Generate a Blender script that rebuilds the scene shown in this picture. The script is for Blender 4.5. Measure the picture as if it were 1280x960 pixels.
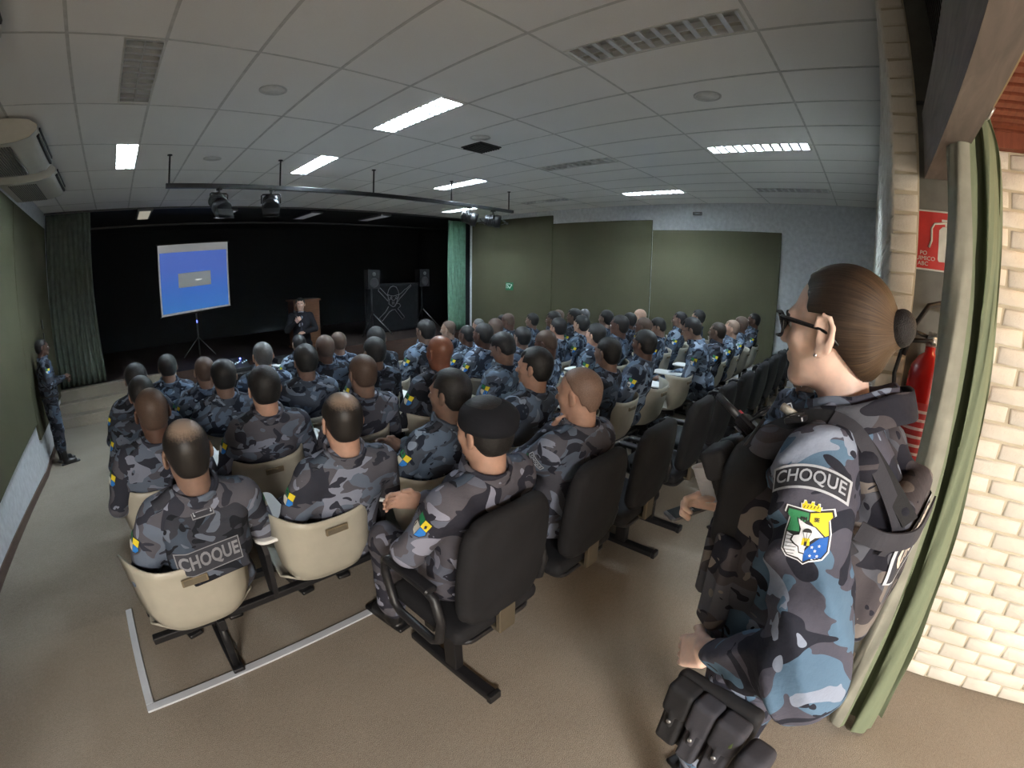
import bpy, bmesh, math, random
import numpy as np
from mathutils import Vector, Matrix, Euler
from mathutils.bvhtree import BVHTree
from math import pi, sin, cos, radians as R
SC = bpy.context.scene
COL = SC.collection
for _o in list(bpy.data.objects):
    bpy.data.objects.remove(_o)

# ------------------------------------------------------------ camera
def basis(yaw, pitch, roll):
    f = Vector((sin(yaw)*cos(pitch), cos(yaw)*cos(pitch), sin(pitch)))
    r = Vector((cos(yaw), -sin(yaw), 0)); u = r.cross(f)
    return cos(roll)*r+sin(roll)*u, -sin(roll)*r+cos(roll)*u, f
cam_data = bpy.data.cameras.new('camera')
cam = bpy.data.objects.new('camera', cam_data); COL.objects.link(cam)
_r, _u, _f = basis(0.8269, -0.2438, 0.0158)
cam.matrix_world = Matrix(((_r.x, _u.x, -_f.x, 0), (_r.y, _u.y, -_f.y, 0), (_r.z, _u.z, -_f.z, 1.75), (0, 0, 0, 1)))
cam_data.type = 'PANO'
cam_data.panorama_type = 'FISHEYE_LENS_POLYNOMIAL'
cam_data.sensor_fit = 'HORIZONTAL'; cam_data.sensor_width = 36.0; cam_data.sensor_height = 27.0
cam_data.fisheye_fov = pi
_th = np.linspace(0, 1.4, 200); _rr = 568.565*(_th+0.0531*_th**3)*36/1280      # action-camera lens curve, r in mm
_A = np.stack([_rr, _rr**2, _rr**3, _rr**4], 1)
_k = np.linalg.lstsq(_A, _th, rcond=None)[0]
cam_data.fisheye_polynomial_k0 = 0.0
cam_data.fisheye_polynomial_k1 = -_k[0]; cam_data.fisheye_polynomial_k2 = -_k[1]
cam_data.fisheye_polynomial_k3 = -_k[2]; cam_data.fisheye_polynomial_k4 = -_k[3]
cam_data.clip_start = 0.02
SC.camera = cam
# ------------------------------------------------------------ colour
SC.view_settings.view_transform = 'Standard'; SC.view_settings.look = 'None'
SC.view_settings.gamma = 1.0; SC.view_settings.use_curve_mapping = False
SC.view_settings.exposure = 1.95
SC.display_settings.display_device = 'sRGB'
# ------------------------------------------------------------ light
_w = bpy.data.worlds.new('world'); SC.world = _w; _w.use_nodes = True
_w.node_tree.nodes['Background'].inputs[0].default_value = (.6, .7, .9, 1); _w.node_tree.nodes['Background'].inputs[1].default_value = .05
def area(name, loc, rot, sx, sy, power, color):
    d = bpy.data.lights.new(name, 'AREA'); d.shape = 'RECTANGLE'; d.size = sx; d.size_y = sy; d.energy = power; d.color = color
    o = bpy.data.objects.new(name, d); COL.objects.link(o); o.location = loc; o.rotation_euler = rot; return o
area('entrance_lamp', (-1.5, -2.3, 2.44), (0, 0, 0), .9, .9, 98, (1.0, .955, .90))
area('entrance_wall_lamp', (1.95, -1.25, 2.40), (0, 0, 0), .15, .15, 2.2, (1.0, .60, .25))
# ------------------------------------------------------------ helpers
def E_(z): return z+1.75                                   # heights measured from the lens -> heights above the rear floor
CEIL = 3.244
def floor_z(y): return float(np.interp(y, [2.6, 6.6], [0.0, -0.40]))

class NT:
    def __init__(s, name):
        s.m = bpy.data.materials.new(name); s.m.use_nodes = True
        s.t = s.m.node_tree; s.t.nodes.clear()
        s.out = s.n('ShaderNodeOutputMaterial'); s.b = s.n('ShaderNodeBsdfPrincipled')
        s.l(s.b.outputs[0], s.out.inputs[0])
    def n(s, t, **k):
        x = s.t.nodes.new(t)
        for a, v in k.items(): setattr(x, a, v)
        return x
    def l(s, a, b): s.t.links.new(a, b)
    def obj(s, scale=(1, 1, 1), rand=False, kind='Object'):
        tc = s.n('ShaderNodeTexCoord'); mp = s.n('ShaderNodeMapping'); mp.inputs['Scale'].default_value = scale
        s.l(tc.outputs[kind], mp.inputs[0])
        if rand:
            oi = s.n('ShaderNodeObjectInfo'); mu = s.n('ShaderNodeMath', operation='MULTIPLY'); mu.inputs[1].default_value = 57.0
            s.l(oi.outputs['Random'], mu.inputs[0])
            cx = s.n('ShaderNodeCombineXYZ'); s.l(mu.outputs[0], cx.inputs[0]); s.l(mu.outputs[0], cx.inputs[1]); s.l(mu.outputs[0], cx.inputs[2])
            s.l(cx.outputs[0], mp.inputs['Location'])
        return mp.outputs[0]
    def noise(s, co, scale, detail=3, rough=.55, dist=0.0):
        x = s.n('ShaderNodeTexNoise'); x.inputs['Scale'].default_value = scale; x.inputs['Detail'].default_value = detail
        x.inputs['Roughness'].default_value = rough; x.inputs['Distortion'].default_value = dist
        s.l(co, x.inputs['Vector']); return x.outputs[0]
    def ramp(s, f, stops, const=False):
        x = s.n('ShaderNodeValToRGB'); cr = x.color_ramp
        if const: cr.interpolation = 'CONSTANT'
        while len(cr.elements) < len(stops): cr.elements.new(.5)
        for e, (p, c) in zip(cr.elements, stops): e.position = p; e.color = (c if hasattr(c, '__len__') else (c, c, c))[:3]+(1,) if hasattr(c, '__len__') else (c, c, c, 1)
        s.l(f, x.inputs[0]); return x.outputs[0]
    def mix(s, f, a, b, mode='MIX'):
        x = s.n('ShaderNodeMix', data_type='RGBA', blend_type=mode)
        for i, v in ((0, f), (6, a), (7, b)):
            if hasattr(v, 'is_output') or isinstance(v, bpy.types.NodeSocket): s.l(v, x.inputs[i])
            elif i == 0: x.inputs[0].default_value = v
            else: x.inputs[i].default_value = tuple(v[:3])+(1,)
        return x.outputs[2]
    def bump(s, h, strength=.3, dist=.01, prev=None):
        x = s.n('ShaderNodeBump'); x.inputs['Strength'].default_value = strength; x.inputs['Distance'].default_value = dist
        s.l(h, x.inputs['Height']); s.l(x.outputs[0], s.b.inputs['Normal'])
        if prev is not None: s.l(prev, x.inputs['Normal'])
        return x.outputs[0]
    def col(s, c):
        if isinstance(c, bpy.types.NodeSocket): s.l(c, s.b.inputs['Base Color'])
        else: s.b.inputs['Base Color'].default_value = tuple(c[:3])+(1,)
    def set(s, rough=.6, metal=0.0, spec=.5):
        s.b.inputs['Roughness'].default_value = rough; s.b.inputs['Metallic'].default_value = metal
        s.b.inputs['Specular IOR Level'].default_value = spec; return s

def lin(r, g, b):                                            # sRGB bytes -> linear
    f = lambda c: (c/255/12.92) if c/255 <= .04045 else ((c/255+.055)/1.055)**2.4
    return (f(r), f(g), f(b))
_M = {}
def plain(name, c, rough=.6, metal=0.0, spec=.5, var=.12, scale=14, bump=0.0, bscale=60, emit=None):
    if name in _M: return _M[name]
    m = NT(name).set(rough, metal, spec); co = m.obj()
    f = m.noise(co, scale, 4)
    a = tuple(x*(1-var) for x in c); b = tuple(min(1, x*(1+var)) for x in c)
    m.col(m.ramp(f, [(.3, a), (.7, b)]))
    if bump: m.bump(m.noise(co, bscale, 3), bump, .004)
    if emit: m.b.inputs['Emission Color'].default_value = tuple(emit[:3])+(1,); m.b.inputs['Emission Strength'].default_value = emit[3]
    _M[name] = m.m; return m.m
def emitter(name, c, s):
    m = NT(name); m.col((.8, .8, .8)); m.b.inputs['Emission Color'].default_value = tuple(c)+(1,); m.b.inputs['Emission Strength'].default_value = s
    return m.m

# ---- mesh builder
class MB:
    def __init__(s): s.v = []; s.f = []; s.mi = []; s.sm = []
    def add(s, vs, fs, mi=0, smooth=False):
        o = len(s.v); s.v += [tuple(p) for p in vs]
        for f in fs: s.f.append(tuple(o+i for i in f)); s.mi.append(mi); s.sm.append(smooth)
        return s
    def box(s, a, b, mi=0, M=None):
        x0, y0, z0 = a; x1, y1, z1 = b
        vs = [(x0, y0, z0), (x1, y0, z0), (x1, y1, z0), (x0, y1, z0), (x0, y0, z1), (x1, y0, z1), (x1, y1, z1), (x0, y1, z1)]
        if M is not None: vs = [M @ Vector(p) for p in vs]
        return s.add(vs, [(0, 3, 2, 1), (4, 5, 6, 7), (0, 1, 5, 4), (1, 2, 6, 5), (2, 3, 7, 6), (3, 0, 4, 7)], mi)
    def rbox(s, a, b, r=.01, mi=0, M=None, n=3, axis='z'):
        """box with its four edges along one axis rounded, rims chamfered"""
        ax = 'xyz'.index(axis); o1, o2 = [i for i in range(3) if i != ax]
        c = [(a[i]+b[i])/2 for i in range(3)]; h = [(b[i]-a[i])/2 for i in range(3)]
        r = min(r, h[o1]*.98, h[o2]*.98); ch = min(r*.5, h[ax]*.5)
        def ring(k, off):
            out = []
            for q in range(4):
                sx = (1, -1, -1, 1)[q]; sy = (1, 1, -1, -1)[q]
                for j in range(n+1):
                    t = (q+j/n)*pi/2
                    p = [0, 0, 0]; p[o1] = c[o1]+sx*(h[o1]-r)+(r-off)*cos(t); p[o2] = c[o2]+sy*(h[o2]-r)+(r-off)*sin(t); p[ax] = k
                    out.append(p)
            return out
        zs = [(c[ax]-h[ax], ch), (c[ax]-h[ax]+ch, 0), (c[ax]+h[ax]-ch, 0), (c[ax]+h[ax], ch)]
        vs = []; N = 4*(n+1)
        for k, off in zs: vs += ring(k, off)
        if M is not None: vs = [M @ Vector(p) for p in vs]
        fs = [tuple(range(N-1, -1, -1)), tuple(range(3*N, 4*N))]
        for k in range(3):
            for i in range(N): j = (i+1) % N; fs.append((k*N+i, k*N+j, (k+1)*N+j, (k+1)*N+i))
        return s.add(vs, fs, mi, False)
    def tube(s, pts, r, n=10, mi=0, closed=False, cap=True):
        pts = [Vector(p) for p in pts]; L = len(pts)
        rs = r if hasattr(r, '__len__') else [r]*L
        tang = []
        for i in range(L):
            a = pts[(i-1) % L] if (closed or i > 0) else pts[i]; b = pts[(i+1) % L] if (closed or i < L-1) else pts[i]
            t = (b-a); t = t.normalized() if t.length > 1e-9 else Vector((0, 0, 1)); tang.append(t)
        up = Vector((0, 0, 1)) if abs(tang[0].z) < .9 else Vector((1, 0, 0))
        nx = tang[0].cross(up).normalized(); vs = []
        for i in range(L):
            t = tang[i]; nx = (nx-nx.dot(t)*t); nx = nx.normalized() if nx.length > 1e-6 else t.orthogonal().normalized()
            ny = t.cross(nx)
            for k in range(n):
                a = 2*pi*k/n; vs.append(pts[i]+rs[i]*(cos(a)*nx+sin(a)*ny))
        fs = []
        for i in range(L if closed else L-1):
            for k in range(n):
                j = (i+1) % L; k2 = (k+1) % n
                fs.append((i*n+k, i*n+k2, j*n+k2, j*n+k))
        if cap and not closed: fs += [tuple(range(n-1, -1, -1)), tuple((L-1)*n+k for k in range(n))]
        return s.add(vs, fs, mi, True)
    def lathe(s, prof, c=(0, 0, 0), n=24, mi=0, M=None, smooth=True):
        vs = []; fs = []; L = len(prof)
        for r, z in prof:
            for k in range(n):
                a = 2*pi*k/n; vs.append(Vector((c[0]+r*cos(a), c[1]+r*sin(a), c[2]+z)))
        for i in range(L-1):
            for k in range(n): k2 = (k+1) % n; fs.append((i*n+k, i*n+k2, (i+1)*n+k2, (i+1)*n+k))
        fs += [tuple(range(n-1, -1, -1)), tuple((L-1)*n+k for k in range(n))]
        if M is not None: vs = [M @ p for p in vs]
        return s.add(vs, fs, mi, smooth)
    def prism(s, poly, d0, d1, M=None, mi=0):
        """polygon in local XY from z=d0 to z=d1"""
        n = len(poly); vs = [Vector((x, y, d0)) for x, y in poly]+[Vector((x, y, d1)) for x, y in poly]
        if M is not None: vs = [M @ p for p in vs]
        fs = [tuple(range(n-1, -1, -1)), tuple(range(n, 2*n))]+[(i, (i+1) % n, n+(i+1) % n, n+i) for i in range(n)]
        return s.add(vs, fs, mi)
    def grid(s, P, mi=0, smooth=True, closed_u=False):
        """P[i][j] points"""
        a = len(P); b = len(P[0]); vs = [p for r in P for p in r]; fs = []
        for i in range(a if closed_u else a-1):
            for j in range(b-1): i2 = (i+1) % a; fs.append((i*b+j, i*b+j+1, i2*b+j+1, i2*b+j))
        return s.add(vs, fs, mi, smooth)
    def mesh(s, name, mats):
        me = bpy.data.meshes.new(name); me.from_pydata([tuple(p) for p in s.v], [], s.f)
        for m in (mats if isinstance(mats, (list, tuple)) else [mats]): me.materials.append(m)
        me.polygons.foreach_set('material_index', s.mi); me.polygons.foreach_set('use_smooth', s.sm); me.update(); return me
    def build(s, name, mats, parent=None, loc=(0, 0, 0), rot=(0, 0, 0)): return link(name, s.mesh(name, mats), parent, loc, rot)

def link(name, me, parent=None, loc=(0, 0, 0), rot=(0, 0, 0)):
    o = bpy.data.objects.new(name, me); COL.objects.link(o); o.location = loc; o.rotation_euler = rot
    if parent is not None: o.parent = parent
    return o
def tag(o, label=None, cat=None, group=None, kind=None):
    if label: o['label'] = label
    if cat: o['category'] = cat
    if group: o['group'] = group
    if kind: o['kind'] = kind
    return o
def thing(name, label, cat, loc=(0, 0, 0), rz=0.0, group=None):
    o = bpy.data.objects.new(name, None); COL.objects.link(o); o.location = loc; o.rotation_euler = (0, 0, rz); o.empty_display_size = .1
    return tag(o, label, cat, group)
def struct(o): o['kind'] = 'structure'; return o
def copy_tree(o, parent=None):
    c = o.copy(); COL.objects.link(c)
    if parent is not None: c.parent = parent
    for ch in list(o.children): copy_tree(ch, c)
    return c
def solidify(o, t, off=0.0):
    m = o.modifiers.new('thick', 'SOLIDIFY'); m.thickness = t; m.offset = off; return o
def bevel(o, w, seg=2):
    m = o.modifiers.new('bevel', 'BEVEL'); m.width = w; m.segments = seg; m.limit_method = 'ANGLE'; m.angle_limit = R(40); return o
def text_mesh(txt, size, depth=.001, spacing=1.0, bold=0.0):
    c = bpy.data.curves.new('lettering', 'FONT'); c.body = txt; c.size = size; c.extrude = depth; c.align_x = 'CENTER'; c.align_y = 'CENTER'; c.space_character = spacing
    c.resolution_u = 3; c.offset = bold
    o = bpy.data.objects.new('lettering', c); COL.objects.link(o)
    bpy.context.view_layer.update()
    me = bpy.data.meshes.new_from_object(o.evaluated_get(bpy.context.evaluated_depsgraph_get()))
    bpy.data.objects.remove(o); bpy.data.curves.remove(c); return me

# ---- smooth implicit surfaces (numpy surface nets) for bodies, clothing and padded things
def V(*a): return np.array(a, float)
class SDF:
    def __init__(s, k=.02): s.p = []; s.k = k
    def cap(s, a, b, ra, rb=None, k=None, sub=False, T=None):
        s.p.append(('c', np.array(a, float), np.array(b, float), ra, ra if rb is None else rb, s.k if k is None else k, sub, T)); return s
    def ell(s, c, r, rot=None, k=None, sub=False, T=None):
        s.p.append(('e', np.array(c, float), np.array(r, float), rot, None, s.k if k is None else k, sub, T)); return s
    def rb(s, c, h, r, rot=None, k=None, sub=False, T=None):
        s.p.append(('b', np.array(c, float), np.array(h, float), r, rot, s.k if k is None else k, sub, T)); return s
    def tor(s, c, Rr, r, rot=None, k=None, sub=False, T=None):
        s.p.append(('t', np.array(c, float), Rr, r, rot, s.k if k is None else k, sub, T)); return s
    def chain(s, pts, rs, k=None, sub=False, T=None):
        for i in range(len(pts)-1): s.cap(pts[i], pts[i+1], rs[i], rs[i+1], k, sub, T)
        return s
    @staticmethod
    def ext(p):
        """bounding box in world of the primitive: T is a 4x4 placing it"""
        t = p[0]
        if t == 'c': lo = np.minimum(p[1]-p[3], p[2]-p[4]); hi = np.maximum(p[1]+p[3], p[2]+p[4])
        elif t == 'e': m = p[2].max() if p[3] is not None else p[2]; lo = p[1]-m; hi = p[1]+m
        elif t == 'b': m = np.linalg.norm(p[2]) if p[4] is not None else p[2]; lo = p[1]-m; hi = p[1]+m
        else: m = p[2]+p[3]; lo = p[1]-m; hi = p[1]+m
        T = p[7]
        if T is not None:
            cs = np.array([[x, y, z, 1] for x in (lo[0], hi[0]) for y in (lo[1], hi[1]) for z in (lo[2], hi[2])]) @ np.array(T).T
            lo = cs[:, :3].min(0); hi = cs[:, :3].max(0)
        return lo, hi
    def field(s, p, X):
        if p[7] is not None:
            Ti = np.linalg.inv(np.array(p[7])); X = X @ Ti[:3, :3].T+Ti[:3, 3]
        t = p[0]
        if t == 'c':
            a, b, ra, rb = p[1:5]; ba = b-a; L = max(ba @ ba, 1e-12); h = np.clip(((X-a) @ ba)/L, 0, 1)
            return np.linalg.norm(X-a-h[..., None]*ba, axis=-1)-(ra+(rb-ra)*h)
        if t == 'e':
            q = X-p[1]
            if p[3] is not None: q = q @ np.array(p[3])
            k0 = np.linalg.norm(q/p[2], axis=-1); k1 = np.linalg.norm(q/(p[2]**2), axis=-1)
            return k0*(k0-1)/np.maximum(k1, 1e-9)
        if t == 'b':
            q = X-p[1]
            if p[4] is not None: q = q @ np.array(p[4])
            q = np.abs(q)-(p[2]-p[3]); return np.linalg.norm(np.maximum(q, 0), axis=-1)+np.minimum(q.max(-1), 0)-p[3]
        q = X-p[1]
        if p[4] is not None: q = q @ np.array(p[4])
        return np.hypot(np.hypot(q[..., 0], q[..., 1])-p[2], q[..., 2])-p[3]
    def mesh(s, name, res, mats, fold=0.0, fscale=9.0, clip=None, smooth=True):
        ex = [s.ext(p) for p in s.p if not p[6]]
        lo = np.min([e[0] for e in ex], 0)-3*res-fold; hi = np.max([e[1] for e in ex], 0)+3*res+fold
        n = np.ceil((hi-lo)/res).astype(int)+1
        D = np.full(n, 1.0); ax = [lo[i]+res*np.arange(n[i]) for i in range(3)]
        for p in s.p:
            e = s.ext(p); pad = p[5]*1.2+3*res+fold
            i0 = np.clip(np.floor((e[0]-pad-lo)/res).astype(int), 0, n); i1 = np.clip(np.ceil((e[1]+pad-lo)/res).astype(int)+1, 0, n)
            if (i1 <= i0).any(): continue
            X = np.stack(np.meshgrid(*[ax[i][i0[i]:i1[i]] for i in range(3)], indexing='ij'), -1)
            d = s.field(p, X); k = max(p[5], 1e-6)
            sl = tuple(slice(i0[i], i1[i]) for i in range(3)); A = D[sl]
            if p[6]: h = np.clip(.5-.5*(A+d)/k, 0, 1); D[sl] = A*(1-h)+(-d)*h+k*h*(1-h)
            else: h = np.clip(.5+.5*(d-A)/k, 0, 1); D[sl] = d*(1-h)+A*h-k*h*(1-h)
        if fold or clip is not None:
            X = np.meshgrid(*ax, indexing='ij')
            if fold:
                x, y, z = X; f = fscale
                w = np.sin(f*1.3*z+2*np.sin(f*.7*x)+1.1)+np.sin(f*2.1*y+1.7*np.sin(f*1.1*z+.5)+f*.8*x)+.8*np.sin(f*2.9*x+2*np.sin(f*.9*y)+f*1.9*z)
                w2 = 1-np.abs(np.sin(f*1.7*z+1.9*np.sin(f*1.2*y+.7)+f*.6*x))
                D = D-fold*(.3*w+.7*w2-.35)
            if clip is not None:
                D = np.maximum(D, clip(np.stack(X, -1)))
        return nets(name, D, lo, res, mats, smooth)

def nets(name, D, lo, res, mats, smooth=True):
    S = D < 0; nx, ny, nz = D.shape
    acc = np.zeros((nx-1, ny-1, nz-1, 3)); cnt = np.zeros((nx-1, ny-1, nz-1))
    for ax in range(3):
        a = [slice(None)]*3; b = [slice(None)]*3; a[ax] = slice(0, -1); b[ax] = slice(1, None); a = tuple(a); b = tuple(b)
        cr = S[a] != S[b]; t = np.where(cr, D[a]/np.where(cr, D[a]-D[b], 1), 0)
        o1, o2 = [i for i in range(3) if i != ax]
        for u in (0, 1):
            for v in (0, 1):
                sl = [slice(None)]*3; N = (nx, ny, nz)
                sl[o1] = slice(u, u+N[o1]-1); sl[o2] = slice(v, v+N[o2]-1)
                c = cr[tuple(sl)]; cnt += c
                off = np.zeros(c.shape+(3,)); off[..., ax] = t[tuple(sl)]; off[..., o1] = u; off[..., o2] = v
                acc += off*c[..., None]
    m = cnt > 0; idx = np.full(m.shape, -1); idx[m] = np.arange(m.sum())
    ijk = np.argwhere(m); vs = lo+res*(ijk+acc[m]/cnt[m][:, None])
    quads = []
    for ax in range(3):
        a = [slice(None)]*3; b = [slice(None)]*3; a[ax] = slice(0, -1); b[ax] = slice(1, None)
        A = S[tuple(a)]; B = S[tuple(b)]; e = np.argwhere(A != B)
        o1, o2 = [(1, 2), (2, 0), (0, 1)][ax]
        N = (nx, ny, nz)
        e = e[(e[:, o1] > 0) & (e[:, o2] > 0) & (e[:, o1] < N[o1]-1) & (e[:, o2] < N[o2]-1)]
        def at(d1, d2): q = e.copy(); q[:, o1] -= d1; q[:, o2] -= d2; return idx[q[:, 0], q[:, 1], q[:, 2]]
        Q = np.stack([at(1, 1), at(0, 1), at(0, 0), at(1, 0)], 1)
        fl = ~A[e[:, 0], e[:, 1], e[:, 2]]; Q[fl] = Q[fl][:, ::-1]; quads.append(Q)
    Q = np.concatenate(quads); Q = Q[(Q >= 0).all(1)]
    me = bpy.data.meshes.new(name); nq = len(Q)
    me.vertices.add(len(vs)); me.vertices.foreach_set('co', vs.astype(np.float32).ravel())
    me.loops.add(nq*4); me.loops.foreach_set('vertex_index', Q.astype(np.int32).ravel())
    me.polygons.add(nq); me.polygons.foreach_set('loop_start', np.arange(0, nq*4, 4, dtype=np.int32))
    try: me.polygons.foreach_set('loop_total', np.full(nq, 4, dtype=np.int32))
    except Exception: pass
    for mm in (mats if isinstance(mats, (list, tuple)) else [mats]): me.materials.append(mm)
    me.update(calc_edges=True); me.validate()
    me.polygons.foreach_set('use_smooth', [smooth]*len(me.polygons)); me.update(); return me

# ---- drape flat shapes (given in a patch plane) on a mesh below them
def drape(me, bvh, M, lift=.002, reach=.2):
    """M: patch plane matrix (local x,y in the plane, z outward). Moves each vertex onto the surface."""
    zd = (M.to_3x3() @ Vector((0, 0, 1))).normalized()
    for v in me.vertices:
        p = M @ Vector((v.co.x, v.co.y, 0)); h = bvh.ray_cast(p+zd*reach, -zd, reach*2)
        base = h[0] if h[0] is not None else p
        v.co = base+zd*(lift+v.co.z)
    me.update(); return me
def patch_grid(poly_fn, nu, nv):
    """MB grid from fn(u,v) -> (x,y)"""
    m = MB(); m.grid([[(*poly_fn(i/nu, j/nv), 0) for j in range(nv+1)] for i in range(nu+1)]); return m
# ------------------------------------------------------------ materials of the place
def m_carpet():
    m = NT('carpet').set(.95, 0, .1); co = m.obj()
    f = m.noise(co, 260, 2, .7); g = m.noise(co, 1.1, 4, .6); h = m.noise(co, 60, 3, .6)
    c = m.ramp(f, [(.25, lin(104, 94, 84)), (.5, lin(152, 142, 128)), (.78, lin(192, 182, 168))])
    c = m.mix(m.ramp(g, [(.35, 0.0), (.7, .5)]), c, lin(124, 114, 102))
    c = m.mix(m.ramp(h, [(.35, 0.0), (.7, .35)]), c, lin(172, 162, 148))
    m.col(c); m.bump(f, .9, .006); return m.m
def m_ceiling():
    m = NT('ceiling_tile').set(.9, 0, .2); co = m.obj()
    f = m.noise(co, 120, 3, .7); g = m.noise(co, .7, 2)
    c = m.mix(m.ramp(g, [(.3, 0.0), (.7, 1.0)]), (.80, .80, .79), (.86, .855, .84))
    c = m.mix(m.ramp(f, [(.4, 0.0), (.75, .25)]), c, (.68, .68, .67))
    m.col(c); m.bump(f, .35, .003); return m.m
def m_olive():
    m = NT('olive_fabric').set(.95, 0, .1); co = m.obj()
    f = m.noise(co, 160, 2, .7); g = m.noise(co, 1.3, 3)
    c = m.mix(m.ramp(f, [(.3, 0.0), (.7, 1.0)]), lin(78, 77, 60), lin(92, 90, 71))
    c = m.mix(m.ramp(g, [(.35, 0.0), (.75, .35)]), c, lin(72, 70, 56)); m.col(c); m.bump(f, .3, .002); return m.m
def m_brick(c0, c1, name):
    m = NT(name).set(.75, 0, .3); co = m.obj(); f = m.noise(co, 45, 4, .65); g = m.noise(co, 4, 3)
    m.col(m.mix(m.ramp(g, [(.35, 0.0), (.7, 1.0)]), c0, c1)); m.bump(f, .55, .006); return m.m
def m_camo(name, base, blue, dark, light, scale=7.0, rough=.85, rand=True, weave=True):
    m = NT(name).set(rough, 0, .15); co = m.obj((1, 1, 1.35), rand)
    def layer(off, sc, th, dist):
        mp = m.n('ShaderNodeMapping'); mp.inputs['Location'].default_value = (off, off*1.7, -off); m.l(co, mp.inputs[0])
        return m.ramp(m.noise(mp.outputs[0], sc, 1.6, .5, dist), [(0, 0.0), (th, 1.0)], True)
    c = m.mix(layer(3.1, scale, .53, 1.0), base, blue)
    c = m.mix(layer(11.7, scale*1.1, .56, 1.3), c, dark)
    c = m.mix(layer(23.3, scale*1.15, .60, 1.2), c, light)
    c = m.mix(layer(31.9, scale*1.6, .63, .9), c, dark)
    m.col(c)
    if weave:
        w = m.noise(co, 190, 2, .7); g = m.noise(co, 14, 4, .6)
        p = m.bump(g, .28, .02); m.bump(w, .12, .002, p)
    return m.m
def m_skin(name, c, rough=.5):
    m = NT(name).set(rough, 0, .4); co = m.obj(); f = m.noise(co, 22, 4, .6); h = m.noise(co, 240, 2)
    a = tuple(x*.86 for x in c); b = (min(1, c[0]*1.12), c[1]*1.06, c[2]*1.04)
    m.col(m.ramp(f, [(.3, a), (.7, b)])); m.b.inputs['Subsurface Weight'].default_value = .08
    m.b.inputs['Subsurface Radius'].default_value = (.02, .008, .004); m.bump(h, .12, .001); return m.m
def m_hair(name, c, rough=.55, stretch=(60, 8, 60), strength=.7):
    m = NT(name).set(rough, 0, .4); co = m.obj(stretch); f = m.noise(co, 3.0, 4, .7)
    m.col(m.ramp(f, [(.3, tuple(x*.6 for x in c)), (.7, tuple(min(1, x*1.35) for x in c))])); m.bump(f, strength, .003); return m.m
def m_cloth(name, c, rough=.85, var=.15, sheen=0.0):
    m = NT(name).set(rough, 0, .2); co = m.obj(); f = m.noise(co, 9, 4); w = m.noise(co, 210, 2, .7)
    m.col(m.ramp(f, [(.3, tuple(x*(1-var) for x in c)), (.7, tuple(min(1, x*(1+var)) for x in c))])); m.bump(w, .2, .002); return m.m
def m_wood(name, a, b, rough=.5, stretch=(3, 3, 40)):
    m = NT(name).set(rough, 0, .4); co = m.obj(stretch); f = m.noise(co, 1.6, 5, .6, 1.0)
    m.col(m.ramp(f, [(.3, a), (.7, b)])); m.bump(f, .15, .002); return m.m
CARPET = m_carpet(); CEILM = m_ceiling(); OLIVE = m_olive()
WHITE = plain('white_plaster', lin(214, 217, 221), .8, bump=.15, bscale=40)
GRID = plain('ceiling_grid_metal', lin(194, 194, 192), .7)
BRICK = m_brick(lin(222, 216, 204), lin(236, 232, 222), 'cream_brick'); MORTAR = m_brick(lin(196, 186, 164), lin(214, 205, 184), 'cream_mortar')
BLACKWALL = plain('black_stage_paint', (.013, .015, .018), .9); STAGEWOOD = m_wood('dark_stage_boards', lin(34, 24, 22), lin(48, 34, 30), .6, (1, 30, 30))
BLACK = plain('black_plastic', (.014, .014, .016), .42, spec=.5, bump=.2, bscale=300); METALBLK = plain('black_steel', (.018, .018, .02), .38, .3)
CREAM = plain('cream_polypropylene', lin(168, 164, 150), .42, var=.05); WHITEPL = plain('white_laminate', lin(226, 228, 226), .35, var=.03)
BROWNSK = plain('brown_skirting', lin(92, 72, 62), .6); STEEL = plain('brushed_steel', (.55, .56, .58), .3, .9)
PAPER = plain('white_paper', (.82, .83, .84), .8, var=.03)

# ------------------------------------------------------------ floor, walls, ceiling
XL, XR = -1.36, 8.64
YS = 8.84                                                     # foot of the stage steps
def floor():
    m = MB(); xs = np.linspace(-3.2, XR+.1, 14); ys = [-3.4, -1.5, 0, 1.3, 2.6, 4.0, 5.3, 6.6, 8.0, 9.7]
    m.grid([[(x, y, floor_z(y)) for x in xs] for y in ys][::-1], smooth=False)
    vs = list(m.v); fs = list(m.f)
    o = m.build('floor', CARPET); struct(o); solidify(o, .15, -1 if False else 1); return o
fl_ = floor(); fl_.modifiers[0].offset = -1.0
# make sure the carpet's upper side faces up
if fl_.data.polygons[0].normal.z < 0: fl_.data.flip_normals()

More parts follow.
